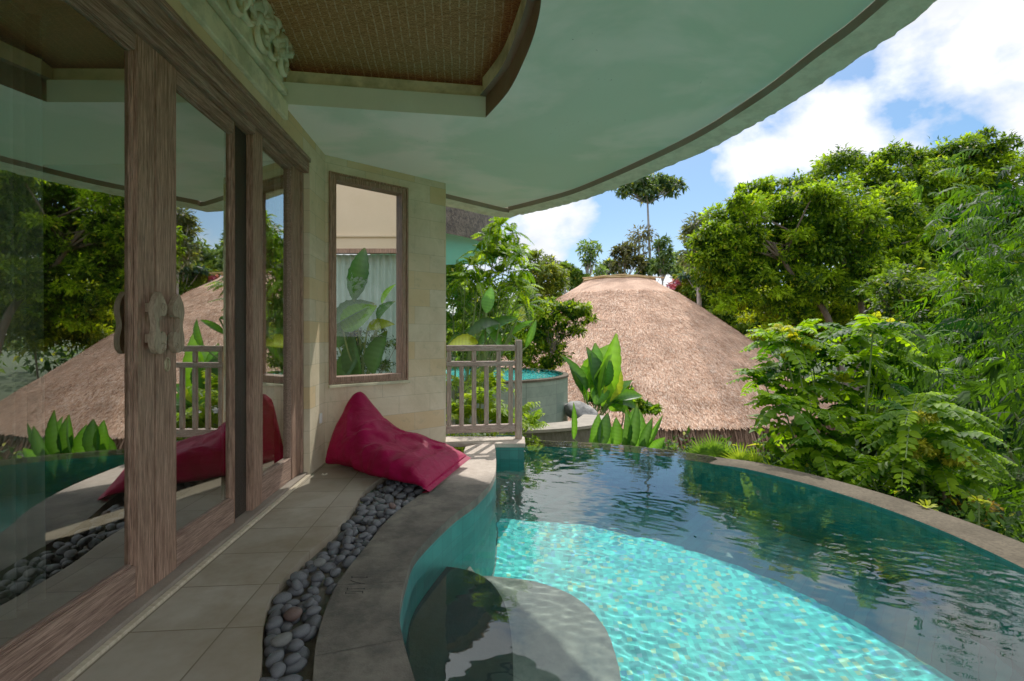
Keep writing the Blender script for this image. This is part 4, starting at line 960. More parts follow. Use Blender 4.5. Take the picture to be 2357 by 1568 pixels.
for k, (u, v, Y_, lbs, lab, lo_, hi_) in enumerate([
    (1690, 830, 36, [(1640, 690, 52), (1690, 725, 58), (1740, 745, 50), (1660, 760, 50), (1720, 800, 50)], 'dark bush just behind the right slope of the thatched roof', (.012, .036, .005), (.09, .17, .012)),
    (1600, 800, 38, [(1590, 655, 34), (1630, 640, 40), (1560, 690, 36), (1610, 700, 36)], 'yellow tinged bush right of the roof cap, beneath thin grey trees', (.04, .07, .008), (.2, .24, .02)),
    (1240, 800, 34, [(1235, 640, 42), (1270, 660, 40), (1205, 665, 42), (1260, 700, 44), (1210, 720, 40)], 'round yellow green bush just left of the thatched roof', (.02, .045, .006), (.15, .2, .02)),
    (1320, 780, 40, [(1310, 640, 26), (1340, 650, 22), (1290, 650, 22)], 'low bright bush peeping over the left shoulder of the thatched roof', (.03, .07, .008), (.12, .2, .03))]):
    tree('bush', lab, 'bush', lob(lbs, Y_, 1, .4, 30 + k), A(u, v, Y_), 11000, .27, lo_, hi_, .06, 40 + k, spread=.26, inner=.35)
# bougainvillea
f = thing('bougainvillea', tuple(A(1545, 760, 37)), 'pink flowering bougainvillea beside the roof cap', 'flowering shrub'); R_ = np.random.default_rng(3)
m = MB(); m.tube([A(1560, 800, 37), A(1550, 700, 37), A(1545, 655, 37)], [.05, .04, .02], 6); m.build('stem', bark, f)
fo = Foliage(); cloud(fo, lob([(1556, 652, 9), (1543, 662, 9), (1530, 672, 7)], 37, .8, .2, 2), 330, R_, .22, (.45, .07, .17), (.8, .26, .40), yellow=0, wr=.7); fo.build('blossom', leaf_s, f)
fo = Foliage(); cloud(fo, lob([(1560, 690, 26), (1540, 700, 22)], 37, .9, .3, 2), 900, R_, .26, DK, MD); fo.build('foliage', leaf_m, f)

for k, (u, lbs, lab) in enumerate([
    (1760, [(1660, 600, 60), (1740, 560, 70), (1700, 680, 70), (1800, 620, 80), (1790, 720, 70), (1650, 700, 50)], 'dense green tree filling the gaps behind the leaning tree, on the left'),
    (1980, [(1890, 600, 80), (1970, 560, 80), (1950, 680, 80), (2040, 640, 80), (2060, 730, 70), (1880, 720, 70)], 'dense green tree filling the gaps behind the leaning tree, on the right'),
    (2200, [(2110, 560, 90), (2200, 600, 100), (2290, 560, 100), (2160, 690, 100), (2260, 700, 110), (2350, 640, 110)], 'dense green tree behind the tall one at the upper right')]):
    tree('background_tree', lab, 'tree', lob(lbs, 41, 1, .3, 130 + k), A(u, 900, 41), 26000, .45, (.014, .04, .005), (.17, .28, .015), .25, 133 + k)
# --- skyline
HZ1, HZ2, HZ3 = (.05, .085, .045), (.11, .16, .08), (.15, .15, .1)
def skyline(lab, u, v0, lbs, Y_, n, sz, lo_, hi_, seed, tr=.2, bk=None, flat=1, name='distant_tree', **kw):
    kw.setdefault('lay', False)
    tree(name, lab, 'tree', lob(lbs, Y_, flat, .3, seed), A(u, 800, Y_), n, sz, lo_, hi_, tr, seed, bk=bk or barkg, trunks=[[A(u, 800, Y_), A((u + lbs[0][0]) / 2, (800 + v0) / 2, Y_), A(lbs[0][0], v0, Y_)]], **kw)
skyline('tall slender umbrella tree with a long bare pale trunk above the thatched roof', 1505, 455, [(1490, 440, 24), (1452, 440, 26), (1425, 432, 15), (1530, 430, 26), (1558, 428, 18), (1500, 418, 26), (1468, 422, 22), (1490, 460, 14), (1548, 447, 14), (1575, 435, 9)], 45, 3000, .45, (.02, .045, .02), (.1, .15, .05), 51, .2, flat=.62, fork=.93, name='umbrella_tree', per=10, spread=.35)
skyline('small round topped tree standing alone left of the roof cap', 1360, 600, [(1352, 572, 14), (1370, 580, 13), (1345, 600, 13), (1362, 612, 13), (1385, 628, 11)], 40, 700, .4, (.04, .09, .03), (.14, .22, .06), 52, .12, per=8, spread=.4)
skyline('brownish dense tree just left of the umbrella tree trunk', 1445, 600, [(1435, 580, 20), (1455, 575, 20), (1440, 605, 24), (1462, 612, 20), (1420, 620, 15)], 42, 1500, .42, (.035, .04, .02), (.13, .13, .06), 53, .12, per=9)
skyline('thin sparse grey tree behind the umbrella tree trunk', 1480, 560, [(1470, 540, 17), (1488, 548, 17), (1500, 566, 15), (1462, 560, 12), (1480, 585, 16)], 44, 420, .4, (.05, .05, .04), (.16, .15, .11), 54, .1, per=5, spread=.5)
skyline('pointed pale green tree right of the umbrella tree trunk', 1528, 600, [(1524, 560, 13), (1528, 580, 15), (1530, 605, 18), (1515, 618, 16), (1545, 612, 14)], 41, 1200, .42, (.04, .08, .03), (.14, .22, .07), 55, .12, per=9)
skyline('low pale green tree in the gap right of the pointed tree', 1565, 620, [(1560, 598, 12), (1568, 612, 17), (1585, 620, 14), (1552, 628, 13)], 43, 900, .42, (.05, .1, .05), (.16, .24, .09), 56, .1, per=9)
skyline('ragged olive grey tree at the left edge of the big leaning tree', 1612, 580, [(1605, 520, 24), (1630, 515, 24), (1598, 552, 26), (1622, 560, 30), (1600, 590, 28), (1640, 545, 24), (1610, 620, 30)], 30, 2000, .34, (.035, .05, .025), (.13, .15, .07), 57, .16, per=8, spread=.3)
skyline('small dark bluish tree below the ragged olive tree', 1615, 640, [(1612, 610, 22), (1600, 635, 22), (1630, 630, 20)], 36, 1000, .36, (.012, .04, .03), (.05, .1, .07), 58, .1, per=9)
skyline('small ragged tree on the skyline above the round bush', 1265, 640, [(1258, 606, 13), (1272, 614, 13), (1250, 622, 11)], 40, 500, .4, (.03, .04, .02), (.11, .13, .06), 59, .1, per=7, spread=.4)
skyline('dark conical treetop left of the small round topped tree', 1300, 640, [(1300, 616, 9), (1302, 630, 13), (1320, 634, 12)], 45, 600, .42, (.02, .06, .03), (.08, .14, .06), 60, .1, per=9)
skyline('low grey green tree right behind the roof cap', 1410, 640, [(1400, 622, 16), (1420, 626, 16), (1385, 634, 14)], 44, 900, .42, (.02, .05, .02), (.11, .17, .05), 61, .1, per=9)
skyline('small tree filling the gap left of the ragged olive tree', 1580, 630, [(1578, 615, 16), (1590, 630, 18), (1570, 640, 16)], 39, 1000, .42, (.02, .05, .015), (.14, .22, .05), 62, .1, per=9)
skyline('dark green tree behind the trunk base of the umbrella tree', 1500, 640, [(1495, 610, 15), (1510, 622, 18), (1485, 628, 16)], 43, 1000, .42, (.012, .04, .02), (.08, .14, .05), 63, .1, per=9)
R_ = np.random.default_rng(77); fo = Foliage(); LB = []
for k in range(150):
    a = rad(R_.uniform(-32, 88)); d = R_.uniform(44, 70); h = R_.uniform(2.2, 4.2); LB.append((d * math.sin(a), d * math.cos(a), h * .5 - 1.4 + R_.uniform(-.5, .5), R_.uniform(2, 4), 2.5, h * (1.6 if -.05 < a < .4 else 1.25)))
cloud(fo, LB, 42000, R_, .6, (.02, .05, .02), (.10, .16, .05), per=10)
fw_ = fo.build('distant_forest', leaf_m, None); tag(fw_, 'low band of distant woodland along the horizon behind the roofs', 'forest', kind='stuff')

# --- trees beside the pool to the right of the view, mirrored in the doors
for k, (x, y, h, lab) in enumerate([(17.5, 12.0, 5.6, 'tall dark tree beyond the bamboo at the far right edge'), (13.5, 6.0, 6.0, 'broad dark tree right of the pool, mirrored in the left door'), (9.5, 1.0, 6.0, 'dense tree to the right of the pool, behind the camera side')]):
    r_ = random.Random(90 + k); L_ = [(x + r_.uniform(-2, 2), y + r_.uniform(-2, 2), h * r_.uniform(.15, .85), r_.uniform(1.0, 1.6), r_.uniform(1.0, 1.6), r_.uniform(.8, 1.3)) for _ in range(20)]
    tree('dense_tree', lab, 'tree', L_, (x, y, -4.5), 20000, .24, (.014, .04, .008), (.16, .24, .025), .25, 95 + k)

for k, (x, y, h) in enumerate([(15.5, 16, 4.2), (19.5, 17, 5.2), (19, 22, 5), (22.5, 13, 6), (10.5, 11.5, 3.2), (16.5, 9, 4.5), (25, 18, 5.5), (27, 8, 6), (22, 3, 6)]):
    r_ = random.Random(190 + k); L_ = [(x + r_.uniform(-2, 2), y + r_.uniform(-1.6, 1.6), -4 + h * r_.uniform(.15, .95), r_.uniform(.9, 1.4), r_.uniform(.9, 1.4), r_.uniform(.8, 1.1)) for _ in range(13)]
    tree('thicket_bush', ['tall bush right of the thatched hut, behind the bamboo', 'large bush far right behind the bamboo, beside the tall dark tree', 'bush at the back right of the thatched hut', 'high bush at the far right end of the garden', 'low bush between bright shrub and thatched hut', 'bush below the broad dark tree, right of the pool', 'outermost bush at the back of the garden, right of the hut', 'outermost bush far to the right, beyond the mirrored tree', 'tall bush at the right rear edge of the garden'][k], 'bush', L_, (x, y, -5), 9000, .22, (.008, .026, .003), (.15, .25, .012), .1, 195 + k)

R_ = np.random.default_rng(88); fo = Foliage(); LB = []
for _ in range(420):
    x, y = R_.uniform(3.6, 30), R_.uniform(-4, 27)
    if np.hypot(x - PC[0], y - PC[1]) < 4.3 or np.hypot(x - 6.2, y - 28) < 11: continue
    r = R_.uniform(.5, 1.0); LB.append((x, y, float(gz(x, y)) + .2, r, r, r * R_.uniform(.5, .9)))
cloud(fo, LB, 30000, R_, .2, (.008, .026, .003), (.11, .20, .012), per=10, inner=.3, yellow=.02)
tag(fo.build('ground_foliage', leaf_m, None), 'knee high leafy growth covering the slope right of the pool', 'ground cover', kind='stuff')

# ================================================================== THATCHED HUT
HX, HY, HR, HE, HT, HC = 6.2, 28.0, 10.6, -2.12, 4.40, 1.96
hut = thing('thatched_hut', (HX, HY, -5.0), 'large round thatched hut with cone roof of reddish straw, below the pool', 'hut')
def hp(a, t, lift=0):                              # t: 0 at the cap, 1 at the eave
    r = HC + (HR - HC) * t; z = HT - (HT - HE) * (t ** 1.02) + .2 * math.sin(PI * t); w_ = 1 + .014 * mnoise.noise((math.cos(a) * 2, math.sin(a) * 2, t * 5)) + .004 * mnoise.noise((math.cos(a) * 9, math.sin(a) * 9, t * 22)) - .035 * math.exp(-((t - .05) / .05) ** 2) 
    return np.array((HX + r * w_ * math.sin(a), HY - r * w_ * math.cos(a), z + lift))
V = []; Fc = []; NA, NT = 160, 60
for i in range(NT + 1):
    for k in range(NA): V.append(hp(2 * PI * k / NA, i / NT))
for i in range(NT):
    for k in range(NA): Fc.append((i * NA + k, i * NA + (k + 1) % NA, (i + 1) * NA + (k + 1) % NA, (i + 1) * NA + k))
V = np.array(V); C = np.tile(np.array((.60, .36, .24)), (len(V), 1))
R_ = np.random.default_rng(5); fo = Foliage(); fo.add(V, np.array(Fc), C)
N = 170000; tt = np.sqrt(R_.uniform(.02, 1, N)); aa = R_.uniform(-1.9, 1.9, N)
P0 = np.array([hp(a, t, .02) for a, t in zip(aa, tt)]); P1 = np.array([hp(a + e, min(t + .04, 1.03), .026) for a, t, e in zip(aa, tt, R_.normal(size=N) * .014)])
cl_ = np.array(((.50, .25, .14), (.70, .40, .25), (.80, .52, .35), (.88, .65, .48), (.22, .10, .055)))[R_.choice(5, N, p=(.24, .34, .24, .10, .08))] * (R_.uniform(.85, 1.15, N) * (.92 + .10 * ((tt * 11 + .5 * np.sin(aa * 5)) % 1)))[:, None]
nrm = np.stack([np.sin(aa), -np.cos(aa), np.full(N, 1.1)], 1)
T_STRAW = (np.array([(0, -.5, 0), (1, -.5, .10), (1, .5, .10), (0, .5, 0)]), [(0, 1, 2, 3)])
fo.add(*leaves(P0, P1 - P0 + R_.normal(size=(N, 3)) * .035, nrm, R_.uniform(.08, .19, N), .022, cl_, T_STRAW))
fo.build('thatch_roof', thatch_m, hut)
N = 5200; aa = R_.uniform(-1.9, 1.9, N); tt = R_.uniform(.975, 1.0, N); P0 = np.array([hp(a, t, -.01) for a, t in zip(aa, tt)])
dn = np.stack([np.sin(aa) * .22, -np.cos(aa) * .22, np.full(N, -1.0)], 1) + R_.normal(size=(N, 3)) * .12
fo = Foliage(); fo.add(*leaves(P0, dn, nrm[:N], R_.uniform(.7, 1.15, N), .045, np.array((.22, .125, .08)) * R_.uniform(.4, 1.2, (N, 1)), T_STRAW)); fo.build('eave_fringe', thatch_m, hut)
m = MB()
for r, z in ((HC + .06, HT + .0), (HC + .0, HT + .06)):
    m.tube([(HX + r * math.sin(a), HY - r * math.cos(a), z + .02 * math.sin(a * 7)) for a in np.linspace(0, 2 * PI, 49)], .045, 7)
m.tube([(HX - 2.3, HY - 1.3, HT + .0), (HX - .2, HY - 2.02, HT + .10), (HX + 2.2, HY - 1.3, HT + .02)], .04, 7)
m.add([(HX + HC * math.sin(a), HY - HC * math.cos(a), HT + .05) for a in np.linspace(0, 2 * PI, 49)[:-1]], [tuple(range(48))])
m.build('roof_cap', straw_rim, hut, smooth=.8)
for k in range(10):
    a = 2 * PI * k / 10; m = MB(); x, y = HX + 8.6 * math.sin(a), HY - 8.6 * math.cos(a); m.tube([(x, y, -5.2), (x, y, -1.6)], .14, 9); m.build('post', bark, hut, smooth=.8)

# ================================================================== NEAR PLANTS
T_BANANA = t_big(18, .18, .22, .8); T_BANANA_D = t_big(18, .6, .18, .8); T_OVAL = t_big(6, .2, .15, .85)
def bigleaf(fo, base_, tip, width, colr, up=(0, -.6, 1), tpl=T_BANANA, stalk=None):
    base_ = np.array(base_); tip = np.array(tip); ax = tip - base_; L_ = np.linalg.norm(ax)
    V, Q, C = leaves(base_[None], ax[None], np.array([up], float), np.array([L_ * 1.04]), np.array([width]), np.array([colr], float), tpl)
    k = len(V) // 3
    C = C.copy(); C[1::3] = np.minimum(C[1::3] * 1.6 + .02, 1); C[0::3] *= .9; rows = np.repeat(np.where(np.arange(k) % 2 == 0, 1.08, .88), 3)[:, None]; C *= rows; tipw = np.repeat(np.clip((np.arange(k) / k - .86) / .14, 0, 1) * .55, 3)[:, None]; C = C * (1 - tipw) + np.array((.26, .20, .05)) * tipw
    fo.add(V, Q, C)
def bigplant(name, label, root, spec, Yd, widths, up=(0, -.7, .7), cat='plant', cols=None, seed=0):
    root = np.array(root, float); t = thing(name, tuple(root), label, cat); fo = Foliage(); m = MB(); r = random.Random(seed)
    for k, (u0, v0, u1, v1, w_, c) in enumerate(spec):
        dy = r.uniform(-.12, .12); b = A(u0, v0, Yd + dy); e = A(u1, v1, Yd + dy + r.uniform(-.1, .1)); x = r.uniform(-.5, .5)
        bigleaf(fo, b, e, S(w_, Yd), c, (up[0] + x, up[1], up[2]), T_BANANA if e[2] > b[2] else T_BANANA_D)
        m.tube(smoothline([root + np.array((r.uniform(-.05, .05), r.uniform(-.05, .05), 0)), root * .4 + b * .6 + np.array((r.uniform(-.03, .03), 0, 0)), b], 3), .012, 6)
    m.build('stem', stem_m, t, recalc=False); fo.build('leaf', leaf_s, t, smooth=True); return t
BR_, MI_, DA_, YE_ = (.10, .27, .008), (.045, .15, .008), (.018, .07, .008), (.32, .38, .015)
bigplant('heliconia', 'tall heliconia with bright paddle leaves standing in front of the thatched roof', A(1365, 985, 12), [
    (1345, 905, 1398, 785, 50, BR_), (1385, 925, 1422, 770, 46, BR_), (1375, 900, 1360, 800, 40, DA_), (1390, 890, 1400, 830, 50, DA_), (1400, 925, 1428, 850, 40, YE_), (1350, 900, 1300, 815, 22, DA_),
    (1385, 935, 1440, 895, 32, BR_), (1395, 925, 1500, 925, 30, DA_), (1400, 930, 1470, 945, 34, MI_), (1410, 920, 1480, 905, 30, MI_), (1340, 900, 1310, 830, 18, DA_), (1350, 925, 1330, 880, 24, BR_), (1405, 945, 1430, 915, 36, BR_), (1365, 910, 1375, 790, 44, MI_), (1380, 905, 1345, 840, 36, BR_), (1400, 930, 1450, 870, 30, MI_), (1370, 930, 1400, 880, 40, MI_)], 12, None, seed=2)
R0 = A(1395, 1070, 6.75)
sp1 = [(1370, 1025, 1378, 955, 28, MI_), (1385, 1030, 1398, 950, 30, DA_), (1395, 1030, 1402, 970, 26, MI_), (1412, 1032, 1422, 962, 30, MI_), (1430, 1032, 1448, 950, 26, DA_), (1438, 1035, 1460, 940, 30, MI_), (1360, 1028, 1392, 965, 22, DA_), (1320, 1010, 1322, 930, 14, MI_)]
sp2 = [(1450, 1035, 1468, 935, 26, DA_), (1462, 1035, 1478, 945, 30, MI_), (1475, 1036, 1500, 965, 22, DA_), (1480, 1040, 1525, 958, 14, MI_), (1490, 1040, 1530, 1010, 26, MI_), (1470, 1040, 1490, 1000, 28, MI_), (1500, 1043, 1535, 1020, 20, DA_), (1455, 1038, 1440, 985, 22, DA_)]
bigplant('canna', 'left clump of upright dark green paddle leaves behind the infinity edge', A(1385, 1075, 6.75), sp1, 6.75, None, up=(0, -1, .3), seed=3)
bigplant('canna', 'right clump of upright paddle leaves at the infinity edge, before the roof fringe', A(1470, 1080, 6.75), sp2, 6.75, None, up=(0, -1, .3), seed=4)
bigplant('banana_plant', 'banana plant with one tall upright leaf, seen through the window', A(835, 905, 6.9), [(815, 690, 838, 568, 46, (.012, .06, .005)), (790, 760, 858, 700, 62, (.06, .17, .008)), (770, 745, 850, 690, 60, (.015, .06, .006)), (845, 760, 905, 740, 34, (.13, .19, .01)), (870, 740, 900, 690, 44, DA_), (880, 700, 905, 650, 14, BR_), (780, 800, 770, 720, 50, DA_), (830, 880, 800, 770, 50, DA_), (860, 860, 880, 760, 50, DA_), (780, 880, 830, 790, 46, DA_)], 6.9, None, seed=5)
bigplant('banana_plant', 'banana plant with broad dark leaf bent over above the railing', A(1110, 900, 7.3), [(1190, 735, 1060, 780, 34, DA_), (1150, 745, 1040, 765, 40, (.02, .055, .01)), (1120, 720, 1130, 660, 30, (.06, .2, .03)), (1180, 770, 1225, 735, 16, MI_), (1210, 800, 1235, 735, 16, MI_), (1100, 790, 1030, 790, 40, YE_), (1150, 800, 1110, 740, 30, MI_)], 7.3, None, seed=6)
def frond(fo, pts_, n, ll, lw, c0, c1, R_, tpl=T_SIMPLE, hang=.25, ang=70, tipf=.35, nup=None):
    ln = np.array(smoothline(pts_, 6)); d = np.r_[0, np.cumsum(np.linalg.norm(np.diff(ln, axis=0), axis=1))]
    t = np.linspace(.08, 1, n); pos = np.stack([np.interp(t * d[-1], d, ln[:, k]) for k in range(3)], 1)
    tan = unit(np.gradient(pos, axis=0)); side = unit(np.cross(tan, np.array((0, 0, 1.0)) if nup is None else np.array(nup))); upv = np.cross(side, tan)
    sz = ll * (np.sin(PI * np.clip(t, .0, .97) ** .8) * (1 - tipf) + tipf)
    for sg in (-1, 1):
        ax = side * sg * math.sin(rad(ang)) + tan * math.cos(rad(ang)) + np.array((0, 0, -hang)) + R_.normal(size=(n, 3)) * .08
        q = np.clip(R_.random(n) * .6 + t * .4, 0, 1)[:, None]
        fo.add(*leaves(pos, ax, upv + R_.normal(size=(n, 3)) * .15, sz, sz * lw, np.array(c0) * (1 - q) + np.array(c1) * q, tpl))
    return ln
def frondplant(name, label, cat, root, heads, nf, L_, nl, ll, lw, c0, c1, seed, mat=None, elev=(10, 70), curve=.5, tpl=T_SIMPLE, hang=.25, ang=70, stem_r=.015):
    R_ = np.random.default_rng(seed); root = np.array(root, float); t = thing(name, tuple(root), label, cat); fo = Foliage(); m = MB()
    for h in heads:
        h = np.array(h, float)
        m.tube(smoothline([root, (root + h) / 2 + R_.normal(size=3) * .05, h], 4), list(np.linspace(stem_r * 1.5, stem_r * .7, 9)), 6)
        for k in range(nf):
            a = 2 * PI * (k / nf + R_.uniform(-.08, .08)) + R_.uniform(0, .5); e = rad(R_.uniform(*elev)); l = L_ * R_.uniform(.75, 1.2)
            d = np.array((math.cos(a) * math.cos(e), math.sin(a) * math.cos(e), math.sin(e))); p1 = h + d * l * .5; p2 = h + d * l * .95 + np.array((0, 0, -curve * l * .5))
            s_ = R_.random(); ln = frond(fo, [h, p1, p2], nl, ll, lw, np.array(c0), np.array(c0) * (1 - s_) + np.array(c1) * s_, R_, tpl, hang, ang)
            m.tube(ln[::3], .004, 5)
    m.build('stem', stem_m, t, recalc=False); fo.build('foliage', mat or leaf_b, t); return t
# tall feathery shrub behind the railing
r_ = random.Random(8)
hd = [A(u, v, 8.4 + r_.uniform(-.45, .45)) for u, v in [(1150, 520), (1180, 535), (1125, 545), (1160, 560), (1195, 585), (1135, 590), (1175, 610), (1110, 580), (1205, 620), (1150, 630), (1090, 610), (1120, 640), (1185, 650), (1150, 670), (1100, 650), (1070, 640), (1200, 665), (1165, 590), (1140, 560), (1185, 570)]]
frondplant('feathery_shrub', 'tall feathery bright green shrub rising above the railing beside the neighbouring eave', 'shrub', A(1065, 1000, 8.6), hd, 11, .36, 14, .085, .5, (.04, .125, .005), (.33, .48, .010), 12, elev=(-30, 70), stem_r=.008, curve=.7)
hd = [A(u, v, 8.9 + r_.uniform(-.5, .5)) for u, v in [(1060, 640), (1095, 660), (1130, 690), (1070, 700), (1110, 720), (1150, 720), (1045, 740), (1085, 750), (1165, 690), (1130, 650), (1055, 680), (1040, 640), (1180, 740), (1110, 690), (1040, 700), (1060, 770), (1120, 770), (1160, 770), (1210, 700)]]
frondplant('fern_shrub', 'darker fine leaved shrub under the feathery one, above the railing', 'shrub', A(1050, 1000, 8.9), hd, 10, .46, 16, .078, .45, (.015, .055, .006), (.14, .26, .015), 13, elev=(-40, 65), stem_r=.008)
tree('backdrop_tree', 'dense green tree behind the fern shrub, left of the round bush', 'tree', lob([(1060, 690, 50), (1110, 720, 50), (1160, 730, 46), (1050, 770, 50), (1130, 790, 50), (1200, 760, 40), (1040, 640, 40), (1210, 700, 30)], 19, 1, .3, 12), A(1100, 960, 19), 12000, .2, (.02, .055, .01), (.13, .22, .02), .07, 83, spread=.26)
frondplant('palm_frond_plant', 'small palm with arching striped fronds between the shrubs over the round pool', 'palm', A(1190, 860, 13.8), [A(1190, 745, 13.8)], 9, 1.2, 22, .21, .12, (.06, .1, .015), (.26, .28, .06), 14, elev=(15, 60), curve=.9, tpl=T_LANCE, hang=.5)
tree('small_leaved_shrub', 'small leaved yellow green shrub overlapping the left edge of the thatched roof', 'shrub', lob([(1245, 735, 36), (1285, 715, 32), (1325, 722, 28), (1355, 738, 16), (1265, 775, 38), (1305, 755, 28), (1240, 805, 36), (1275, 820, 28), (1225, 770, 32), (1330, 765, 20), (1215, 830, 30), (1255, 850, 28)], 14, 1, .4, 7), A(1255, 930, 14), 11000, .12, (.010, .04, .004), (.24, .36, .010), .03, 15, mat=leaf_b)
tree('garden_bush', 'broad bright bush behind the round pool, just above the railing', 'bush', lob([(1060, 800, 36), (1110, 795, 40), (1160, 800, 36), (1195, 815, 28), (1080, 760, 30), (1140, 760, 34), (1185, 770, 28)], 16, 1, .3, 18), A(1120, 960, 16), 9000, .14, (.010, .04, .004), (.22, .35, .010), .03, 118, mat=leaf_b)
tree('garden_bush', 'low bush between the heliconia and the thatched roof, right of the boulder', 'bush', lob([(1410, 930, 26), (1450, 935, 24), (1490, 945, 20), (1380, 920, 24), (1440, 905, 16)], 13, .8, .3, 19), A(1420, 1000, 13), 4000, .12, (.010, .04, .004), (.16, .30, .010), .03, 119, mat=leaf_b)
tree('garden_bush', 'leafy bush low behind the railing, at the left of the round pool', 'bush', lob([(1050, 860, 36), (1080, 830, 30), (1055, 930, 34), (1085, 800, 30), (1100, 810, 30), (1150, 800, 24), (1190, 810, 24)], 14, 1, .3, 8), A(1060, 1000, 14), 3600, .17, (.02, .055, .01), (.14, .26, .03), .03, 16, mat=leaf_b)
tree('garden_bush', 'dense dark bush filling the lower half of the window view', 'bush', lob([(790, 800, 40), (840, 810, 42), (885, 800, 36), (800, 860, 40), (860, 860, 40), (780, 900, 40), (840, 930, 40)], 7.3, 1, .3, 9), A(830, 1010, 7.3), 5200, .06, (.008, .025, .006), (.08, .14, .03), .03, 17, wr=.3)
# ferns at the foot of the railing and by the block
frondplant('fern', 'bright fern with long leaflets right of the railing post, against the green stone pool', 'fern', A(1195, 1000, 6.15), [A(1180, 960, 6.1), A(1215, 985, 6.4), A(1150, 975, 6.2)], 9, .42, 10, .16, .34, (.09, .18, .01), (.3, .42, .02), 18, elev=(5, 65), tpl=T_SIMPLE)
frondplant('fern', 'yellow green fern behind the balusters of the railing', 'fern', A(1110, 990, 6.2), [A(1105, 930, 6.2), A(1060, 960, 6.2), A(1135, 900, 6.6), A(1075, 890, 6.6)], 10, .48, 10, .15, .34, (.07, .15, .01), (.3, .40, .02), 19, elev=(5, 70))
R_ = np.random.default_rng(23); fo = Foliage()
LBs = [(x, y, -.33, .28, .28, .15) for x, y in [(-.5, 6.0), (-.2, 5.98), (.1, 6.15), (.3, 6.2), (-.8, 6.0), (-.4, 6.2), (.25, 5.95)]]
LBs = [(x, y + .15, z + .08, a, b, c) for x, y, z, a, b, c in LBs if x < .2]
cloud(fo, LBs, 5200, R_, .055, (.06, .12, .01), (.3, .42, .02), per=10, inner=.3)
gc = fo.build('ground_cover', leaf_b, None); tag(gc, 'low bright yellow green ground cover below the railing', 'ground cover', kind='stuff')
# fan palms along the rim
def fanpalm(label, root, fans, seed, c0, c1):
    R_ = np.random.default_rng(seed); root = np.array(root, float); t = thing('fan_palm', tuple(root), label, 'palm'); fo = Foliage(); m = MB()
    for c, r, tilt, face in fans:
        c = np.array(c); m.tube([root, (root + c) / 2 + np.array((0, 0, .03)), c], .008, 6); n = 26
        a = np.linspace(-2.1, 2.1, n) + tilt; d = np.stack([np.sin(a), np.full(n, -.25), np.cos(a)], 1) + np.array((0, 0, .0)); q = R_.random((n, 1))
        fo.add(*leaves(np.repeat(c[None], n, 0), d, np.repeat(np.array([face]), n, 0), r * R_.uniform(.85, 1.05, n), r * .1, np.array(c0) * (1 - q) + np.array(c1) * q, T_LANCE))
    m.build('stem', stem_m, t, recalc=False); fo.build('foliage', leaf_b, t)
Yf = 5.6
fanpalm('left fan palm with upright spiky fans outside the infinity edge, under the roof fringe', A(1635, 1110, 6.1), [(A(u, v, 6.1), S(s_, 6.1), tl, (0, -1, .4)) for u, v, s_, tl in [(1615, 1045, 44, -.3), (1640, 1040, 46, .1), (1665, 1050, 42, .4), (1600, 1055, 34, -.6), (1650, 1060, 40, 0)]], 31, (.03, .09, .01), (.12, .24, .02))
fanpalm('yellow green fan palm right of the first one, beside the bright shrub', A(1715, 1120, 5.8), [(A(u, v, 5.8), S(s_, 5.8), tl, (0, -1, .4)) for u, v, s_, tl in [(1700, 1065, 50, -.2), (1735, 1070, 46, .4), (1715, 1075, 44, .1), (1750, 1080, 36, .6)]], 32, (.07, .14, .01), (.26, .36, .02))
# foreground shrub with drooping compound leaves
def gooseberry(label, root, heads, nf, L_, nl, ll, seed, c0, c1, Y_):
    return frondplant('compound_leaf_shrub', label, 'shrub', root, heads, nf + 2, L_, nl, ll, .62, c0, c1, seed, mat=leaf_b, elev=(-25, 45), curve=.55, tpl=T_OVAL, hang=.15, ang=72, stem_r=.011)
r_ = random.Random(5)
H1 = [(1795, 790), (1830, 770), (1870, 830), (1800, 850), (1930, 800), (1965, 765), (2010, 760), (1990, 830), (2050, 800), (1850, 900), (1920, 880), (1800, 930), (1830, 990), (1900, 960), (1960, 930), (2030, 880), (1880, 1030), (1960, 1000), (1820, 1060), (2060, 840), (1760, 880), (1940, 1060), (2010, 960)]
HA = [A(u, v, 5.9 + r_.uniform(-.45, .45)) for u, v in H1]
big_shrub = gooseberry('large bright shrub with drooping compound leaves beyond the infinity edge', A(1930, 1260, 6.0), HA, 9, .50, 9, .13, 41, (.012, .06, .003), (.29, .52, .006), 5.9)
YT = [A(u, v, 5.85) for u, v in [(1800, 765), (1830, 790), (1815, 830), (2010, 745), (2045, 760), (1940, 880), (1860, 815)]]
yt = frondplant('compound_leaf_shrub', 'yellow new shoots at the top of the large bright shrub', 'shrub', A(1930, 1270, 6.0), YT, 6, .22, 8, .07, .62, (.16, .24, .01), (.62, .50, .02), 47, mat=leaf_b, elev=(20, 75), curve=.6, tpl=T_OVAL, hang=.2, stem_r=.008)
for ch in list(yt.children):                       # the shoots belong to the big shrub
    ch.parent = big_shrub; ch.location = yt.location - big_shrub.location; ch.name = 'foliage' if ch.name.startswith('foliage') else 'twig'
    if ch.name.startswith('foliage'): ch['label'] = 'yellow new shoots at the top of the shrub'
bpy.data.objects.remove(yt)
H2 = [(2100, 950), (2160, 945), (2190, 1000), (2120, 1010), (2050, 990), (2080, 1060), (2160, 1070), (2210, 1040), (2200, 1100), (2130, 1120), (2060, 1100), (2000, 1080)]
HB = [A(u, v, 5.0 + r_.uniform(-.35, .35)) for u, v in H2]
gooseberry('smaller shrub of compound leaves with yellow tips, leaning over the coping at right', A(2130, 1300, 5.0), HB, 9, .46, 9, .11, 42, (.010, .055, .003), (.29, .50, .006), 5.0)
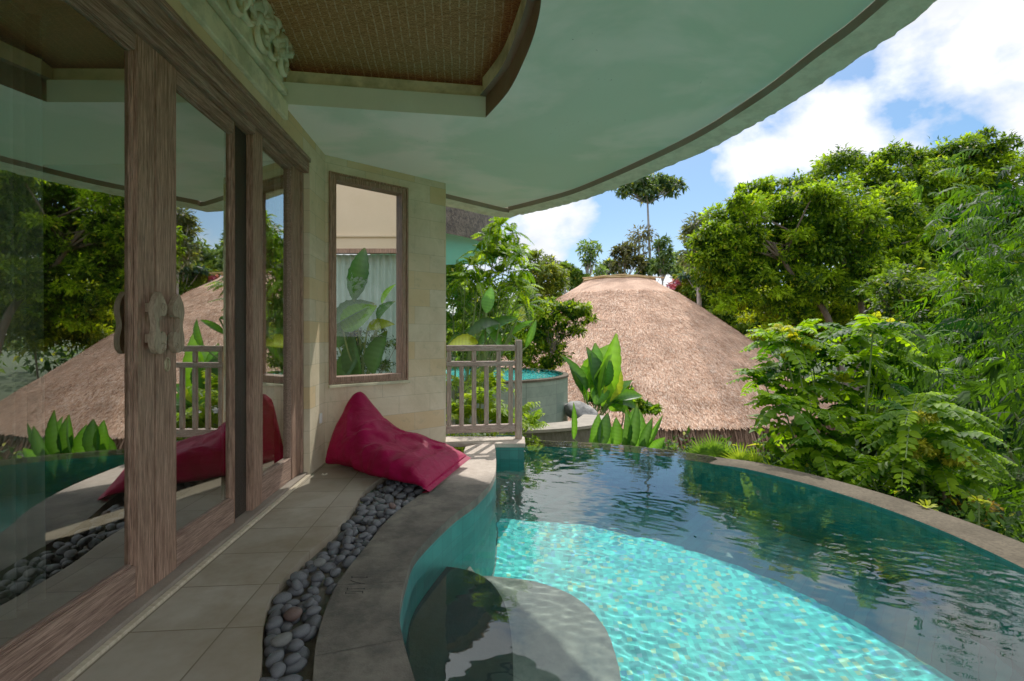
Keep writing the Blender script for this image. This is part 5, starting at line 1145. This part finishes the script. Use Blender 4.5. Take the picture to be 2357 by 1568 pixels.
f = thing('yellow_flowering_shrub', tuple(A(2180, 1250, 4.7)), 'shrub with fine yellow tips behind the leaning shrub at right', 'shrub'); R_ = np.random.default_rng(43)
m = MB(); m.tube([A(2190, 1300, 4.7), A(2180, 1180, 4.7), A(2160, 1060, 4.7)], [.03, .02, .01], 6); m.build('stem', bark, f)
fo = Foliage(); cloud(fo, lob([(2125, 1040, 26), (2180, 1050, 30), (2215, 1065, 24), (2130, 960, 16)], 4.6, .7, .3, 3), 1800, R_, .055, (.12, .14, .01), (.5, .46, .03), wr=.25, per=12); fo.build('foliage', leaf_b, f)
f = thing('dry_fern_bush', tuple(A(2210, 1290, 4.8)), 'dry reddish brown fern bush beside the coping near the right edge', 'bush'); R_ = np.random.default_rng(44)
m = MB(); m.tube([A(2210, 1320, 4.8), A(2205, 1260, 4.8), A(2200, 1200, 4.8)], [.02, .015, .008], 6); m.build('stem', bark, f)
fo = Foliage(); cloud(fo, lob([(2190, 1180, 34), (2230, 1210, 36), (2200, 1235, 34), (2250, 1170, 30)], 4.8, .9, .3, 3), 3200, R_, .045, (.05, .03, .008), (.28, .16, .03), wr=.25, per=12, yellow=.15); fo.build('foliage', leaf_b, f)
# dark undergrowth along the outside of the rim
R_ = np.random.default_rng(46); fo = Foliage(); LBs = []
for a in np.linspace(rad(58), rad(-30), 36):
    for rr, zz in ((RO + .55, -.62), (RO + 1.1, -.55), (RO + 1.8, -.75)):
        p = rim(a + R_.uniform(-.03, .03), rr + R_.uniform(-.1, .1)); LBs.append((p[0], p[1], zz + R_.uniform(-.15, .1), .38, .38, .32))
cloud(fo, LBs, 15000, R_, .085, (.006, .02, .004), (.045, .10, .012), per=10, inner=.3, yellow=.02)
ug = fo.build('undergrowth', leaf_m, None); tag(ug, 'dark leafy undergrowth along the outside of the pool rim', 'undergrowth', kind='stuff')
for k, (u, v, lab) in enumerate([(2020, 1185, 'small yellow green seedling at the middle of the rim, on its outer side'), (2130, 1172, 'seedling of round yellow leaves at the rim below the leaning shrub')]):
    c = G(u, v, WZ); t = thing('seedling', (c[0], c[1], -.5), lab, 'seedling'); R_ = np.random.default_rng(60 + k); m = MB(); fo = Foliage()
    c = np.array((PC[0] + (c[0] - PC[0]) * 1.17, PC[1] + (c[1] - PC[1]) * 1.17, -.16)); m.tube([(c[0], c[1], -.7), tuple(c)], .005, 5); m.build('stem', stem_m, t)
    n = 12; d = unit(R_.normal(size=(n, 3))); d[:, 2] = abs(d[:, 2]); fo.add(*leaves(np.repeat(c[None], n, 0) + d * .03, d, np.repeat(np.array([(0, 0, 1.0)]), n, 0), .05, .035, np.tile(np.array((.30, .34, .02)), (n, 1)), T_OVAL)); fo.build('leaf', leaf_b, t)

# bamboo at the right edge
def bamboo(label, root, culms, nspray, seed, region, Yr, c0=(.003, .02, .001), c1=(.15, .38, .005)):
    R_ = np.random.default_rng(seed); root = np.array(root, float); t = thing('bamboo', tuple(root), label, 'bamboo'); m = MB(); fo = Foliage()
    for e in culms:
        e = np.array(e); b = root + R_.normal(size=3) * np.array((.3, .3, 0)); ln = smoothline([b, b * .5 + e * .5 + np.array((.35, 0, .45)), e], 7); m.tube(ln, list(np.linspace(.035, .008, len(ln))), 7)
    ncl = nspray // 9
    for c in range(ncl):
        u, v = region(R_); Y_ = R_.uniform(*Yr); p0 = A(u, v, Y_); s0 = R_.random(); a0 = PI + R_.normal() * .8
        for _ in range(9):
            p = p0 + R_.normal(size=3) * np.array((.26, .3, .24)); a = a0 + R_.normal() * .6; l = R_.uniform(.3, .75); el = R_.uniform(-.5, .5)
            d = np.array((math.cos(a), math.sin(a) * .6 - .15, el)); p1 = p + d * l * .5; p2 = p + d * l + np.array((0, 0, -.3 * l))
            n = int(R_.integers(5, 9)); s_ = np.clip(s0 * .8 + R_.normal() * .2, 0, 1)
            frond(fo, [p, p1, p2], n, R_.uniform(.16, .29), R_.uniform(.15, .21), np.array(c0), np.array(c0) * (1 - s_) + np.array(c1) * s_, R_, T_LANCE, R_.uniform(.2, .9), R_.uniform(30, 60), .5, R_.normal(size=3) * .5 + np.array((0, -.4, .8)))
    m.build('culm', bamboo_m, t, recalc=False, smooth=.9); fo.build('foliage', leaf_b, t); return t
def reg1(R_):
    while True:
        u, v = R_.uniform(2040, 2560), R_.uniform(430, 980)
        if u > 2190 - np.clip((v - 640) * .55, 0, 110) + max(0, 520 - v) * .3 + max(0, v - 850) * .3: return u, v
def reg2(R_):
    while True:
        u, v = R_.uniform(2110, 2560), R_.uniform(820, 1330)
        if u > 2110 + max(0, v - 900) * .5: return u, v
bamboo('tall bamboo clump with arching leafy culms at the right edge', A(2420, 1300, 9.5), [A(2270, 520, 9.5), A(2210, 640, 9.3), A(2330, 520, 9.8), A(2150, 790, 9), A(2400, 560, 9.6), A(2260, 690, 9.2), A(2450, 480, 9.9)], 1080, 71, reg1, (8.4, 10.6))
bamboo('lower dark bamboo thicket behind the coping at the right edge', A(2420, 1400, 7.0), [A(2200, 900, 7), A(2300, 980, 6.8), A(2250, 850, 7.3), A(2400, 900, 7), A(2340, 1100, 6.4)], 520, 72, reg2, (5.6, 8.0), (.002, .010, .001), (.11, .28, .005))
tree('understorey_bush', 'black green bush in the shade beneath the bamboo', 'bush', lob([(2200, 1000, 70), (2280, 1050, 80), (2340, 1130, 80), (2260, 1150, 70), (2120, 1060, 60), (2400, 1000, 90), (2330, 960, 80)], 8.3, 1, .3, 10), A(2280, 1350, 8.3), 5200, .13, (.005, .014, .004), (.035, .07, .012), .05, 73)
